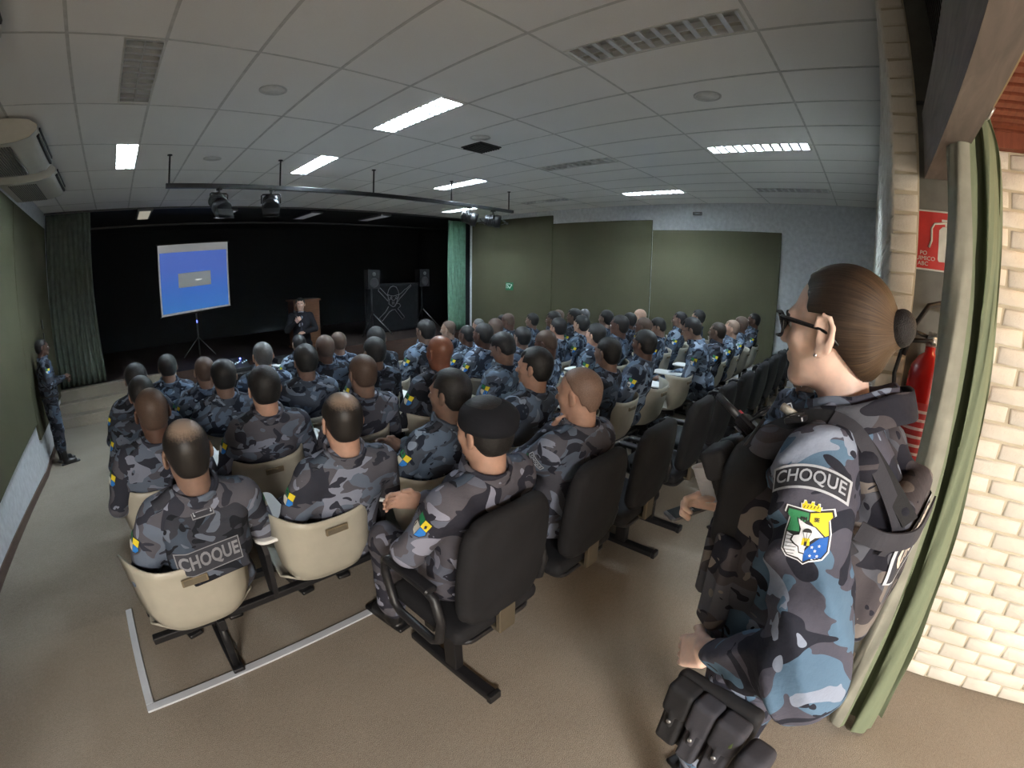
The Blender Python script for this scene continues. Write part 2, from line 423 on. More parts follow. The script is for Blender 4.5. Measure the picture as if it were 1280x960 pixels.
def brick_panel(m, o, du, dv, dn, u0, u1, v0, v1, bw=.215, bh=.078, j=.011, d=.013, seed=1):
    """raised painted bricks on a wall face: origin o, in-plane unit vectors du, dv, outward normal dn"""
    rnd = random.Random(seed); o = Vector(o); du = Vector(du); dv = Vector(dv); dn = Vector(dn); r = 0; v = v0
    while v < v1:
        ve = min(v+bh, v1); off = (r % 2)*bw/2; u = u0-off
        while u < u1:
            a = max(u, u0); b = min(u+bw, u1)
            if b-a > .03:
                jit = [rnd.uniform(-.0045, .0045) for _ in range(10)]; h = d*rnd.uniform(.75, 1.15); s = .008
                base = [(a+j/2+jit[0], v+j/2+jit[1]), (b-j/2+jit[2], v+j/2+jit[3]), (b-j/2+jit[4], ve-j/2+jit[5]), (a+j/2+jit[6], ve-j/2+jit[7])]
                cx = (a+b)/2; cy = (v+ve)/2
                def P(t, k, hh): return o+du*(t[0]+(s*k if t[0] < cx else -s*k))+dv*(t[1]+(s*k if t[1] < cy else -s*k))+dn*hh
                vs = [P(t, 0, -.002) for t in base]+[P(t, .25, h*.6) for t in base]+[P(t, 1.1, h) for t in base]
                fs = [(8, 9, 10, 11)]
                for q in range(4):
                    q2 = (q+1) % 4; fs += [(q, q2, 4+q2, 4+q), (4+q, 4+q2, 8+q2, 8+q)]
                m.add(vs, fs, 0, True)
            u += bw
        v += bh; r += 1
# rear wall of the hall (painted brick), its end face, and the side wall of the entrance
m = MB(); m.box((2.213, -.21, -.02), (XR, -.10, CEIL+.3), 1)
brick_panel(m, (0, -.10, 0), (1, 0, 0), (0, 0, 1), (0, 1, 0), 2.2, XR, 0, CEIL, seed=3)
brick_panel(m, (2.213, 0, 0), (0, 1, 0), (0, 0, 1), (-1, 0, 0), -.21, -.088, 0, CEIL+.2, bw=.26, bh=.085, seed=4)
struct(m.build('wall_back', [BRICK, MORTAR]))
m = MB(); m.box((2.213, -3.4, -.02), (2.4, -.42, 2.62), 1)
brick_panel(m, (2.213, 0, 0), (0, 1, 0), (0, 0, 1), (-1, 0, 0), -3.4, -.42, -.0, 2.6, seed=5)
struct(m.build('wall_entrance', [BRICK, MORTAR]))
GREYCOL = plain('grey_painted_column', lin(104, 104, 98), .7, bump=.2, bscale=30)
m = MB(); m.box((2.225, -.42, 0), (2.38, -.21, 2.60)); m.box((2.225, -3.4, 2.62), (2.4, -.21, CEIL+.3)); struct(m.build('trim_grey_column', GREYCOL))
m = MB(); m.box((-3.3, -3.5, -.02), (2.4, -3.4, 2.6)); m.box((-3.3, -3.4, -.02), (-3.2, 0, 2.6)); struct(m.build('wall_corridor', BRICK))
# left wall: plaster with olive fabric panels, their lower edge stepping down with the floor
m = MB(); m.box((XL-.15, -.1, -.6), (XL, 9.9, CEIL)); struct(m.build('wall_left', WHITE))
m = MB(); m.box((-3.3, -.1, -.02), (XL, 0.0, CEIL)); struct(m.build('wall_rear_left', WHITE))
m = MB(); pl = [(1.6, 4.15, .42), (4.17, 6.66, .27), (6.68, 9.55, .06)]
for y0, y1, z in pl: m.rbox((XL, y0, z), (XL+.035, y1, 2.95), .006, axis='x')
m.rbox((XL, -.05, .55), (XL+.035, 1.58, 2.95), .006, axis='x'); struct(m.build('trim_left_olive_panels', OLIVE))
m = MB()
for y0, y1 in ((-.1, 2.6), (2.6, 6.6), (6.6, YS)):
    a, b = floor_z(y0), floor_z(y1); m.add([(XL, y0, a), (XL+.015, y0, a), (XL+.015, y1, b), (XL, y1, b), (XL, y0, a+.08), (XL+.015, y0, a+.08), (XL+.015, y1, b+.08), (XL, y1, b+.08)],
        [(0, 3, 2, 1), (4, 5, 6, 7), (0, 1, 5, 4), (1, 2, 6, 5), (2, 3, 7, 6), (3, 0, 4, 7)])
struct(m.build('baseboard_left', BROWNSK))
# right wall with three stepped panels
m = MB(); m.box((XR, -.25, -.6), (XR+.15, 9.9, CEIL)); struct(m.build('wall_right', WHITE))
m = MB()
for y0, y1, z0, z1 in ((1.55, 4.13, .30, 2.72), (4.15, 6.69, .12, 2.93), (6.71, 9.5, -.08, 3.13)): m.rbox((XR-.035, y0, z0), (XR, y1, z1), .006, axis='x')
struct(m.build('trim_right_olive_panels', OLIVE))
# suspended ceiling 0.6 x 1.2 with holes for the luminaires
GX = [-0.376+.6*i for i in range(-2, 16)]; GY = [2.98+1.2*j for j in range(-3, 6)]
LUM = []                                                      # (x0, x1, y0, y1, lit)
for (xc, yc, lit) in [(.10, .61+0*1.2, 0), (.10, 3.0, 0), (.10, 5.38, 1), (2.49, .61, 0), (2.49, 3.0, 1), (2.49, 5.38, 1), (5.09, .61, 1), (5.09, 3.0, 0), (5.09, 5.38, 1),
                      (7.40, .61, 0), (7.40, 3.0, 1), (7.40, 5.38, 0), (7.2, 7.78, 1)]:
    LUM.append((xc-.125, xc+.125, yc+.01, yc+1.15, lit))
LUM = [l for l in LUM if not (l[0] < 1 and l[2] < 1)]
xs = sorted(set([XL, XR]+[a for l in LUM for a in l[:2]])); ys = sorted(set([-.22, 9.75]+[a for l in LUM for a in l[2:4]]))
m = MB()
for i in range(len(xs)-1):
    for k in range(len(ys)-1):
        cx = (xs[i]+xs[i+1])/2; cy = (ys[k]+ys[k+1])/2
        if any(l[0] < cx < l[1] and l[2] < cy < l[3] for l in LUM): continue
        m.add([(xs[i], ys[k], CEIL), (xs[i], ys[k+1], CEIL), (xs[i+1], ys[k+1], CEIL), (xs[i+1], ys[k], CEIL)], [(0, 1, 2, 3)])
m.box((XL-.1, -.3, CEIL+.2), (XR+.1, 9.9, CEIL+.3)); struct(m.build('ceiling', CEILM))
m = MB()
for x in GX:
    if XL < x < XR:
        segs = [(-.2, 9.7)]
        for l in LUM:
            if l[0] < x < l[1]: segs = [s2 for s in segs for s2 in ((s[0], min(s[1], l[2])), (max(s[0], l[3]), s[1])) if s2[1] > s2[0]+.02]
        for s in segs: m.box((x-.011, s[0], CEIL-.003), (x+.011, s[1], CEIL+.001))
for y in GY:
    if -.2 < y < 9.7: m.box((XL, y-.009, CEIL-.003), (XR, y+.009, CEIL+.001))
struct(m.build('trim_ceiling_grid', GRID))
# stage: carpeted steps and front, boards, black box
m = MB()
for k in range(3): m.box((XL, YS+.28*k, -.5), (0.9, 9.6, -.40+.177*(k+1)))
o = struct(m.build('trim_stage_steps', CARPET))
NOSE = plain('pale_step_nosing', lin(150, 140, 126), .6)
m = MB()
for k in range(3): m.box((XL, YS+.28*k-.006, -.40+.177*(k+1)-.02), (.9, YS+.28*k+.02, -.40+.177*(k+1)+.004))
struct(m.build('trim_step_nosing', NOSE))
FR = m_wood('brown_stage_front', lin(50, 33, 28), lin(68, 46, 38), .55, (2, 30, 30))
m = MB(); m.box((.9, 9.40, -.5), (XR, 9.6, .125)); struct(m.build('wall_stage_front', FR))
m = MB(); m.box((XL-.3, 9.42, -.3), (XR+1.5, 14.1, .13)); struct(m.build('floor_stage', STAGEWOOD))
m = MB(); m.box((XL-.4, 14, 0), (XR+1.6, 14.15, CEIL+.2)); m.box((XL-.4, 9.9, 0), (XL-.25, 14, CEIL+.2)); m.box((XR+1.4, 9.9, 0), (XR+1.6, 14, CEIL+.2))
m.box((XL-.4, 9.8, CEIL-.0), (XR+1.6, 14.1, CEIL+.15)); m.box((XR-.02, 9.62, 0), (XR+1.6, 9.9, CEIL)); struct(m.build('wall_stage', BLACKWALL))
m = MB(); m.box((XL, 11.4, CEIL-.16), (XR+1.3, 11.44, CEIL-.12)); m.box((XL, 9.72, CEIL-.03), (XR, 9.8, CEIL)); struct(m.build('trim_stage_header', plain('dull_grey_rail', (.09, .095, .10), .5, .3)))
# entrance overhead: beam, dark slats above it, red slatted ceiling, fascia
CONC = m_wood('weathered_beam', lin(116, 108, 104), lin(138, 128, 122), .8, (2, 12, 12))
m = MB(); m.box((-2.8, -.335, 2.275), (2.213, -.232, 2.56)); o = struct(m.build('trim_beam', CONC))
m = MB(); m.box((-3.2, -.36, 2.5), (2.4, -.34, CEIL+.25))
for i in range(90): m.box((-2.2+i*.05, -.34, 2.5), (-2.18+i*.05, -.31, CEIL+.25))
struct(m.build('trim_dark_slats', plain('dark_slat_paint', (.03, .028, .026), .7)))
RED = m_wood('red_brown_slats', lin(120, 62, 44), lin(146, 80, 56), .6, (4, 30, 4))
m = MB(); m.box((-3.2, -3.4, 2.53), (2.4, -.36, 2.6))
x = -3.1
while x < 2.2: m.box((x, -3.38, 2.485), (x+.045, -.37, 2.53)); x += .075
m.box((2.16, -3.4, 2.42), (2.213, -.42, 2.53)); struct(m.build('ceiling_entrance', RED))
m = MB(); m.box((-3, -.42, 2.40), (2.2, -.39, 2.44)); struct(m.build('trim_curtain_track', m_wood('pale_wood_track', lin(150, 130, 96), lin(176, 152, 112), .5, (2, 20, 20))))
# ------------------------------------------------------------ lamps
TUBE_ON = emitter('fluorescent_tube_lit', (.74, .88, 1.0), 116.0); TUBE_OFF = plain('fluorescent_tube_off', (.75, .75, .73), .3)
REFL = plain('mirror_louvre', (.86, .87, .88), .30, .6, var=.02); HOUS = plain('luminaire_housing', lin(205, 205, 200), .4)
def luminaire(l, label, i):
    x0, x1, y0, y1, lit = l; cx = (x0+x1)/2; w = x1-x0; L = y1-y0
    t = thing('ceiling_luminaire', label, 'ceiling light', (cx, (y0+y1)/2, CEIL), 0, 'recessed ceiling luminaires')
    m = MB(); h = .085; W = w/2; Y = L/2; s = .004
    for a, b in (((-W, -Y, 0), (-W+s, Y, h)), ((W-s, -Y, 0), (W, Y, h)), ((-W, -Y, 0), (W, -Y+s, h)), ((-W, Y-s, 0), (W, Y, h)), ((-W, -Y, h), (W, Y, h+s))): m.box(a, b)
    for a, b in (((-W-.008, -Y-.008, -.004), (-W+.006, Y+.008, 0)), ((W-.006, -Y-.008, -.004), (W+.008, Y+.008, 0)), ((-W, -Y-.008, -.004), (W, -Y+.006, 0)), ((-W, Y-.006, -.004), (W, Y+.008, 0))): m.box(a, b)
    m.build('housing', HOUS, t)
    for sx in (-1, 1):
        MB().tube([(sx*w*.25, -Y+.03, .05), (sx*w*.25, Y-.03, .05)], .013, 10).build('fluorescent_tube', TUBE_ON if lit else TUBE_OFF, t)
    m = MB()
    for xx in (-W+.006, 0, W-.006):                           # side reflectors and the spine between the tubes
        m.prism([(xx-.004, 0), (xx+.004, 0), (xx+.0015, .045), (xx-.0015, .045)], -Y+.005, Y-.005, Matrix(((1, 0, 0, 0), (0, 0, 1, 0), (0, 1, 0, 0), (0, 0, 0, 1))))
    n = 11
    for k in range(n+1):
        y = -Y+.01+(L-.02)*k/n
        for a, b in ((-W+.01, -.006), (.006, W-.01)):
            m.add([(a, y-.016, 0), (b, y-.016, 0), (b, y+.016, 0), (a, y+.016, 0), (a, y, .036), (b, y, .036)], [(0, 1, 2, 3), (0, 4, 5, 1), (3, 2, 5, 4), (0, 3, 4), (1, 5, 2)])
    m.build('louvre', REFL, t); return t
LL = ['unlit louvred ceiling light nearest the left wall, in the foreground', 'lit square-looking ceiling light nearest the left wall, in front of the stage',
      'large unlit louvred ceiling light with mirror cells at the top of the photo', 'largest lit ceiling light, left of the dark square vent', 'lit ceiling light above the hanging spotlight bar, right of the two spotlights',
      'partly lit ceiling light whose cells glow, above the woman in glasses', 'unlit louvred ceiling light halfway along the hall, right of the dark vent', 'lit ceiling light just behind the right half of the hanging bar',
      'unlit ceiling light nearest the rear right corner', 'thin lit ceiling light in front of the right olive wall panels', 'unlit ceiling light over the seam of the first right wall panels', 'small lit ceiling light beside the top of the right stage curtain']
for i, l in enumerate(LUM): luminaire(l, LL[i], i)
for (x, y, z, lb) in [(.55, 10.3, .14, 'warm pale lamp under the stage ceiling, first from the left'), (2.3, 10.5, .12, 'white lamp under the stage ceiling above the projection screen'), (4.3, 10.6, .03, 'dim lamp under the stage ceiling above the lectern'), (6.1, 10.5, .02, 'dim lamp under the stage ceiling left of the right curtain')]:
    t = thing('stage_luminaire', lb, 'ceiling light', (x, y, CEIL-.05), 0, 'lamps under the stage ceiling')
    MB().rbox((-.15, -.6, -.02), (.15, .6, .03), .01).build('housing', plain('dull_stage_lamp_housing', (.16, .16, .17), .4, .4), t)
    MB().rbox((-.11, -.56, -.025), (.11, .56, -.019), .01).build('diffuser', emitter('reflected_glow_diffuser', (.55, .50, .38) if z > .13 else (.5, .53, .6), z), t)  # faint emission put in for the light these fixtures reflect
# flat round speakers and detectors in the ceiling
for i, (x, y, lb) in enumerate([(1.13, 3.59, 'round white ceiling speaker right of the unlit light at upper left'), (3.53, 1.22, 'round white ceiling speaker between the large unlit light and the glowing light'),
                                (1.13, 5.93, 'round white ceiling speaker near the spotlight bar'), (3.43, 3.68, 'round white ceiling speaker beside the dark square vent')]):
    t = thing('ceiling_speaker', lb, 'speaker', (x, y, CEIL), 0, 'round ceiling speakers')
    MB().lathe([(.10, .002), (.112, -.001), (.112, -.006), (.098, -.008), (.096, -.003), (.02, -.003)], n=32).build('rim', plain('speaker_rim', lin(196, 196, 194), .6), t)
    MB().lathe([(.095, 0), (.095, -.004), (.01, -.006)], n=32).build('grille', plain('speaker_grille', lin(212, 211, 208), .8, bump=.6, bscale=500), t)
t = thing('ceiling_vent', 'dark square vent sunk in the ceiling tiles, mid hall', 'vent', (3.70, 3.95, CEIL), 0)
m = MB(); m.rbox((-.17, -.17, -.012), (.17, .17, .0), .01); m.build('frame', plain('vent_dark_frame', (.03, .03, .032), .6), t)
m = MB()
for k in range(8): m.box((-.15, -.15+k*.04, -.03), (.15, -.13+k*.04, -.012))
m.build('slat', plain('vent_dark_slat', (.02, .02, .022), .6), t)
for o in t.children: pass
# ------------------------------------------------------------ hanging bar and spotlights
t = thing('lighting_bar', 'long black lighting bar hanging below the ceiling before the stage', 'bar', (0, 5.81, 2.88))
m = MB(); m.rbox((.56, -.028, -.028), (6.26, .028, .028), .006, axis='x'); m.build('rail', METALBLK, t)
for x in (.60, 1.98, 3.36, 4.80, 6.15):
    MB().tube([(x, 0, .02), (x, 0, CEIL-2.88)], .011, 8).lathe([(.03, CEIL-2.88-.012), (.03, CEIL-2.88)], (x, 0, 0), 16).build('hanger', METALBLK, t)
def spotlight(x, yaw, tilt, label):
    t = thing('spotlight', label, 'spotlight', (x, 5.81, 2.85), yaw, 'black spotlights on the hanging bar')
    m = MB(); m.tube([(0, 0, 0), (0, 0, -.06)], .012, 8); m.rbox((-.02, -.045, -.02), (.02, .045, .03), .005); m.build('clamp', METALBLK, t)
    m = MB(); m.tube([(-.12, 0, -.17), (-.12, 0, -.07), (-.10, 0, -.055), (.10, 0, -.055), (.12, 0, -.07), (.12, 0, -.17)], .009, 8); m.build('yoke', METALBLK, t)
    T = Matrix.Translation((0, 0, -.18)) @ Matrix.Rotation(tilt, 4, 'X')
    m = MB(); m.lathe([(.02, -.15), (.07, -.145), (.095, -.11), (.10, .02), (.115, .05), (.115, .13), (.09, .13)], n=28, M=T)
    for k in range(4): m.lathe([(.102, -.09+k*.03), (.109, -.085+k*.03), (.109, -.078+k*.03), (.102, -.073+k*.03)], n=28, M=T)
    m.build('lamp_can', METALBLK, t)
    MB().lathe([(.088, .115), (.06, .128), (.01, .132)], n=24, M=T).build('lens', plain('dark_lens', (.04, .045, .05), .12), t)
    m = MB()
    for s in (-1, 1): m.box((-.10, s*.115-.002, .13), (.10, s*.115+.002, .25), M=T @ Matrix.Rotation(s*.5, 4, 'X')) 
    m.build('barn_door', METALBLK, t)
    return t
spotlight(1.20, .3, 2.3, 'black spotlight hanging from the bar, leftmost one'); spotlight(1.86, -.3, 2.2, 'black spotlight on the bar just right of the leftmost one')
spotlight(5.20, .8, 1.9, 'black spotlight hanging in front of the lit lamp by the right curtain'); spotlight(5.75, .9, 1.7, 'black spotlight nearest the right end of the bar')
# ------------------------------------------------------------ air conditioners
ACW = plain('ac_ivory_plastic', lin(196, 194, 184), .35, var=.04); ACD = plain('ac_dark_slot', (.03, .035, .04), .5)
for y0, y1, lb in ((1.62, 2.78, 'white ceiling air conditioner at the top left corner of the photo, mostly cut off'), (4.42, 5.6, 'white ceiling air conditioner on the left wall, the middle one'), (5.95, 7.1, 'white ceiling air conditioner on the left wall nearest the stage')):
    t = thing('air_conditioner', lb, 'air conditioner', (XL, (y0+y1)/2, CEIL), 0, 'white air conditioners along the left wall'); H = (y1-y0)/2
    prof = [(.01, -.02), (.45, -.02), (.58, -.035), (.655, -.08), (.66, -.13), (.60, -.19), (.48, -.225), (.30, -.24), (.01, -.24)]
    P = [[(x, y, z) for (x, z) in prof] for y in (-H, -H+.02, H-.02, H)]
    for q in (0, 3): P[q] = [(x*.985+.003, y, z*.97-.004) for (x, y, z) in P[q]]
    m = MB(); m.grid(P); n = len(prof)
    m.f.append(tuple(range(n))); m.mi.append(0); m.sm.append(False); m.f.append(tuple(range(3*n+n-1, 3*n-1, -1))); m.mi.append(0); m.sm.append(False)
    m.build('body', ACW, t)
    m = MB(); m.box((.652, -H+.1, -.105), (.668, H-.1, -.082)); m.box((.640, -H+.1, -.158), (.664, H-.1, -.130)); m.build('air_outlet', ACD, t)
    m = MB()
    for k in range(14): m.box((.10+k*.024, -H+.08, -.247), (.112+k*.024, H-.08, -.238))
    m.build('intake_grille', plain('ac_grille_grey', lin(120, 118, 112), .5), t)
# ------------------------------------------------------------ stage curtains, screen, stage things
def pleats(x0, x1, z0, z1, n, amp, y, seed=0, flare=.0, ny=16):
    rnd = random.Random(seed); N = n*8; ph = [rnd.uniform(-.4, .4) for _ in range(n+1)]; am = [amp*rnd.uniform(.7, 1.25) for _ in range(n+1)]
    rows = []
    for j in range(ny+1):
        t = j/ny; z = z1+(z0-z1)*t; row = []
        for i in range(N+1):
            u = i/N; k = min(int(u*n), n-1); a = am[k]*(.55+.45*t); ang = 2*pi*u*n+ph[k]*.3*sin(3*t)
            row.append((x0+(x1-x0)*u+flare*t*(u-.5)+.008*sin(7*t+k), y+a*sin(ang)+.01*sin(5*t+u*9), z))
        rows.append(row)
    m = MB(); m.grid(rows); return m
GREENC = m_cloth('green_stage_curtain', lin(98, 132, 112), .8); GREYGC = m_cloth('grey_green_stage_curtain', lin(92, 100, 92), .85)
o = pleats(-1.30, -.50, .16, 3.18, 9, .045, 9.60, 1, .1).build('stage_curtain', GREYGC); solidify(o, .006); tag(o, 'grey-green pleated stage curtain beside the left wall', 'curtain', 'pleated stage curtains')
o = pleats(7.88, 8.50, .16, 3.16, 9, .032, 9.66, 2, .0).build('stage_curtain', GREENC); solidify(o, .006); tag(o, 'green pleated stage curtain at the right edge of the stage', 'curtain', 'pleated stage curtains')
t = thing('projection_screen', 'tripod projection screen showing a blue desktop on the stage', 'screen', (1.66, 11.0, .13))
def m_screen():
    m = NT('projected_blue_picture').set(.9, 0, .1); tc = m.n('ShaderNodeTexCoord'); sp = m.n('ShaderNodeSeparateXYZ'); m.l(tc.outputs['Object'], sp.inputs[0])
    mr = m.n('ShaderNodeMapRange'); mr.inputs['From Min'].default_value = 1.0; mr.inputs['From Max'].default_value = 2.3; m.l(sp.outputs['Z'], mr.inputs[0])
    c = m.ramp(mr.outputs[0], [(0, lin(46, 132, 214)), (.35, lin(58, 120, 214)), (.75, lin(86, 118, 212))])
    f = m.noise(m.obj(), 7, 4); c = m.mix(m.ramp(f, [(.3, 0.0), (.8, .35)]), c, lin(110, 130, 214))
    m.col((.1, .15, .3)); m.l(c, m.b.inputs['Emission Color']); m.b.inputs['Emission Strength'].default_value = .15; return m.m
GREYPIC = emitter('projected_grey_window', lin(112, 122, 124), .15); WHITEPIC = emitter('projected_white_words', lin(210, 214, 210), .4); BARPIC = emitter('projected_grey_margin', lin(128, 130, 132), .14)
MB().add([(-.79, .0, .93), (.80, -.0, 1.03), (.80, 0, 2.50), (-.79, 0, 2.48), (-.79, .01, .93), (.80, .01, 1.03), (.80, .01, 2.50), (-.79, .01, 2.48)], [(0, 1, 2, 3), (7, 6, 5, 4), (0, 4, 5, 1), (3, 2, 6, 7), (0, 3, 7, 4), (1, 5, 6, 2)]).build('screen_cloth', BARPIC, t)
MB().add([(-.755, -.004, 1.0), (.765, -.004, 1.085), (.765, -.004, 2.33), (-.755, -.004, 2.31)], [(0, 1, 2, 3)]).build('projected_picture', m_screen(), t)
MB().add([(-.36, -.008, 1.54), (.38, -.008, 1.57), (.38, -.008, 1.88), (-.36, -.008, 1.85)], [(0, 1, 2, 3)]).build('projected_window', GREYPIC, t)
m = MB()
for k in range(6): m.box((.02+k*.026, -.012, 1.685+k*.001), (.04+k*.026, -.009, 1.70+.007*(k % 2)+k*.001))
m.build('projected_words', WHITEPIC, t)
m = MB(); m.tube([(-.82, .005, .925), (.84, .005, 1.03)], .024, 10); m.build('bottom_roller', METALBLK, t)
m = MB(); m.tube([(-.82, .02, 2.49), (.84, .02, 2.51)], .022, 10); m.build('top_bar', METALBLK, t)
m = MB(); m.tube([(0, .06, .0), (0, .06, 2.52)], .018, 10); m.build('pole', STEEL, t)
for a in (200, 320, 80): m = MB(); m.tube([(0, .06, .42), (.42*cos(R(a)), .06+.42*sin(R(a)), .02)], .011, 8); m.build('leg', STEEL, t)
LEDB = emitter('blue_led', (.10, .16, 1.0), 3.0); LEDC = emitter('cyan_led', (.05, .30, .5), .16); LEDG = emitter('green_led', (.35, .8, .1), .25)
MB().rbox((-.015, .035, .74), (.015, .06, .80), .004).build('blue_lamp', emitter('dim_blue_led', (.1, .15, .9), .8), t)
LECW = m_wood('lectern_wood', lin(84, 54, 36), lin(112, 74, 48), .5)
t = thing('lectern', 'brown wooden lectern behind the man in the dark suit', 'lectern', (3.95, 10.1, .13))
MB().rbox((-.31, -.2, 0), (-.28, .2, 1.08), .008).build('side_panel', LECW, t); MB().rbox((.28, -.2, 0), (.31, .2, 1.08), .008).build('side_panel', LECW, t)
MB().rbox((-.29, -.2, .04), (.29, -.17, 1.06), .006, axis='y').build('front_panel', LECW, t)
MB().rbox((-.34, -.24, 1.06), (.34, .24, 1.10), .012).build('top', LECW, t)
MB().rbox((-.34, -.24, 0), (.34, .24, .05), .012).build('base', LECW, t)
def pa(x, y, label):
    t = thing('speaker_stand', label[0], 'speaker stand', (x, y, .13), 0, 'tripod speaker stands on the stage')
    MB().tube([(0, 0, .1), (0, 0, 1.22)], .018, 10).build('pole', METALBLK, t); MB().rbox((-.03, -.03, .55), (.03, .03, .64), .008).build('collar', METALBLK, t)
    for a in (90, 210, 330): MB().tube([(0, 0, .6), (.52*cos(R(a)), .52*sin(R(a)), .012)], .013, 8).build('leg', STEEL if a == 330 else METALBLK, t)
    t = thing('loudspeaker', label[1], 'loudspeaker', (x, y, 1.35), 0, 'black loudspeakers on stands on the stage')
    MB().prism([(-.17, -.15), (.17, -.15), (.13, .15), (-.13, .15)], 0, .5).build('cabinet', plain('loudspeaker_cabinet', (.02, .02, .022), .6), t)
    MB().lathe([(.11, 0), (.125, .004), (.11, .012), (.04, -.004)], n=24, M=Matrix.Translation((0, -.152, .16)) @ Matrix.Rotation(pi/2, 4, 'X')).build('woofer', plain('woofer_cone', (.07, .07, .07), .4), t)
    MB().lathe([(.05, 0), (.055, .006), (.02, .004)], n=20, M=Matrix.Translation((0, -.152, .38)) @ Matrix.Rotation(pi/2, 4, 'X')).build('tweeter', plain('tweeter_dome', (.16, .16, .16), .35), t)
pa(6.05, 10.6, ('black tripod speaker stand left of the skull banner', 'black loudspeaker on the stand left of the skull banner'))
pa(7.9, 10.9, ('black tripod speaker stand right of the skull banner', 'black loudspeaker on the stand right of the skull banner'))
# banner with helmeted skull over crossed rifles, outlined in grey
t = thing('banner', 'black banner with a grey skull and crossed rifles outline', 'banner', (6.85, 10.8, .13))
BC = m_cloth('black_banner_cloth', (.014, .015, .017)); o = pleats(-.85, .85, .0, 1.32, 3, .012, 0, 5).build('cloth', BC, t); solidify(o, .005)
m = MB(); m.tube([(-.88, .02, 1.33), (.88, .02, 1.33)], .012, 8); m.tube([(-.86, .04, .0), (-.86, .04, 1.33)], .012, 8); m.tube([(.86, .04, .0), (.86, .04, 1.33)], .012, 8); m.build('support_frame', METALBLK, t)
OUT = plain('grey_banner_print', lin(120, 120, 120), .8)
def pix(pts):                                                  # outline read in banner units
    return [((x-330)/560*1.05, -.025, .82-(y-480)/560*1.05) for x, y in pts]
m = MB()
def ln(pts, r=.009, closed=False): m.tube(pix(pts), r, 6, closed=closed)
ln([(225, 360), (245, 300), (280, 258), (330, 245), (380, 262), (410, 310), (425, 370)]); ln([(225, 360), (270, 382), (330, 390), (385, 380), (425, 370)])
ln([(232, 365), (240, 420), (250, 440), (290, 430), (312, 452), (345, 452), (362, 430), (400, 440), (415, 420), (422, 372)])
ln([(250, 440), (245, 500), (285, 530), (320, 548), (350, 535), (375, 500), (400, 440)])
ln([(268, 410), (292, 398), (305, 415), (285, 430)], closed=True); ln([(360, 415), (378, 398), (402, 408), (385, 430)], closed=True)
for x in (305, 322, 340): ln([(x, 470), (x, 515)], .006)
ln([(420, 380), (480, 345), (530, 300), (560, 290), (640, 232), (645, 250), (570, 310), (540, 345), (440, 430), (345, 545)])
ln([(70, 290), (100, 262), (235, 390), (232, 460), (70, 300)]); ln([(240, 540), (180, 620), (75, 700), (125, 745), (250, 620), (300, 595), (350, 590), (480, 745), (515, 715), (400, 580), (450, 545), (430, 510), (380, 500)])
m.build('emblem', OUT, t)
# equipment table in front of the stage
t = thing('equipment_table', 'low black cloth-covered table of sound equipment before the stage', 'table', (2.0, 7.5, -.40))
MB().rbox((-.55, -.3, .70), (.75, .3, .73), .01).build('tabletop', BLACK, t)
o = MB(); pp = []
for z in (.71, .35, .02):
    row = []
    for i in range(65):
        u = i/64*4; k = int(min(u, 3.999)); q = u-k; cs = [(-.56, -.31), (.76, -.31), (.76, .31), (-.56, .31)]; a = cs[k]; b = cs[(k+1) % 4]
        w = .012*(1-z)*sin(i*1.9); row.append((a[0]+(b[0]-a[0])*q+(w if k % 2 else 0), a[1]+(b[1]-a[1])*q+(0 if k % 2 else w), z))
    pp.append(row)
o.grid(pp); o = o.build('black_cloth', BC, t)
t = thing('sound_mixer', 'sound mixer with blue lights on the black table', 'mixer', (1.62, 7.5, .335), 0)
MB().prism([(-.22, 0), (.22, 0), (.22, .16), (-.22, .06)], -.26, .26, Matrix(((0, 0, 1, 0), (1, 0, 0, 0), (0, 1, 0, 0), (0, 0, 0, 1)))).build('console', BLACK, t)
rnd = random.Random(5)
for k in range(12): x = -.22+.04*k; MB().box((x, -.12+.03*(k % 3), .115+.01*(k % 3)), (x+.02, -.11+.03*(k % 3), .13+.01*(k % 3))).build('display', LEDC, t)
MB().lathe([(.012, 0), (.012, .02), (.004, .024)], (.17, .12, .145), 10).build('indicator_lamp', LEDB, t)
for k in range(10): MB().lathe([(.008, 0), (.007, .02)], (-.2+.045*k, .02, .11), 8).build('knob', plain('mixer_knob', (.3, .3, .3), .4), t)
t = thing('water_bottle', 'small clear water bottle on the equipment table', 'bottle', (2.10, 7.42, .33))
MB().lathe([(.03, 0), (.033, .01), (.033, .13), (.03, .15), (.014, .185), (.014, .2)], n=18).build('bottle_body', plain('clear_plastic', (.22, .24, .26), .1, spec=.8), t)
MB().lathe([(.016, .2), (.016, .22), (.01, .224)], n=14).build('cap', WHITEPL, t)
t = thing('amplifier', 'black amplifier with a green light on the equipment table', 'amplifier', (2.55, 7.55, .33)); MB().rbox((-.18, -.15, 0), (.18, .15, .1), .008, axis='y').build('case', BLACK, t)
MB().rbox((-.03, -.16, .06), (.04, -.149, .075), .002, axis='y').build('indicator_lamp', LEDG, t)
m = MB(); m.rbox((-.11, -.15, 0), (.11, .15, .003), .002, M=Matrix.Rotation(.3, 4, 'Z')); o = m.build('paper_sheet', PAPER, None, (2.40, 7.35, .332)); tag(o, 'white sheet of paper on the equipment table', 'paper')
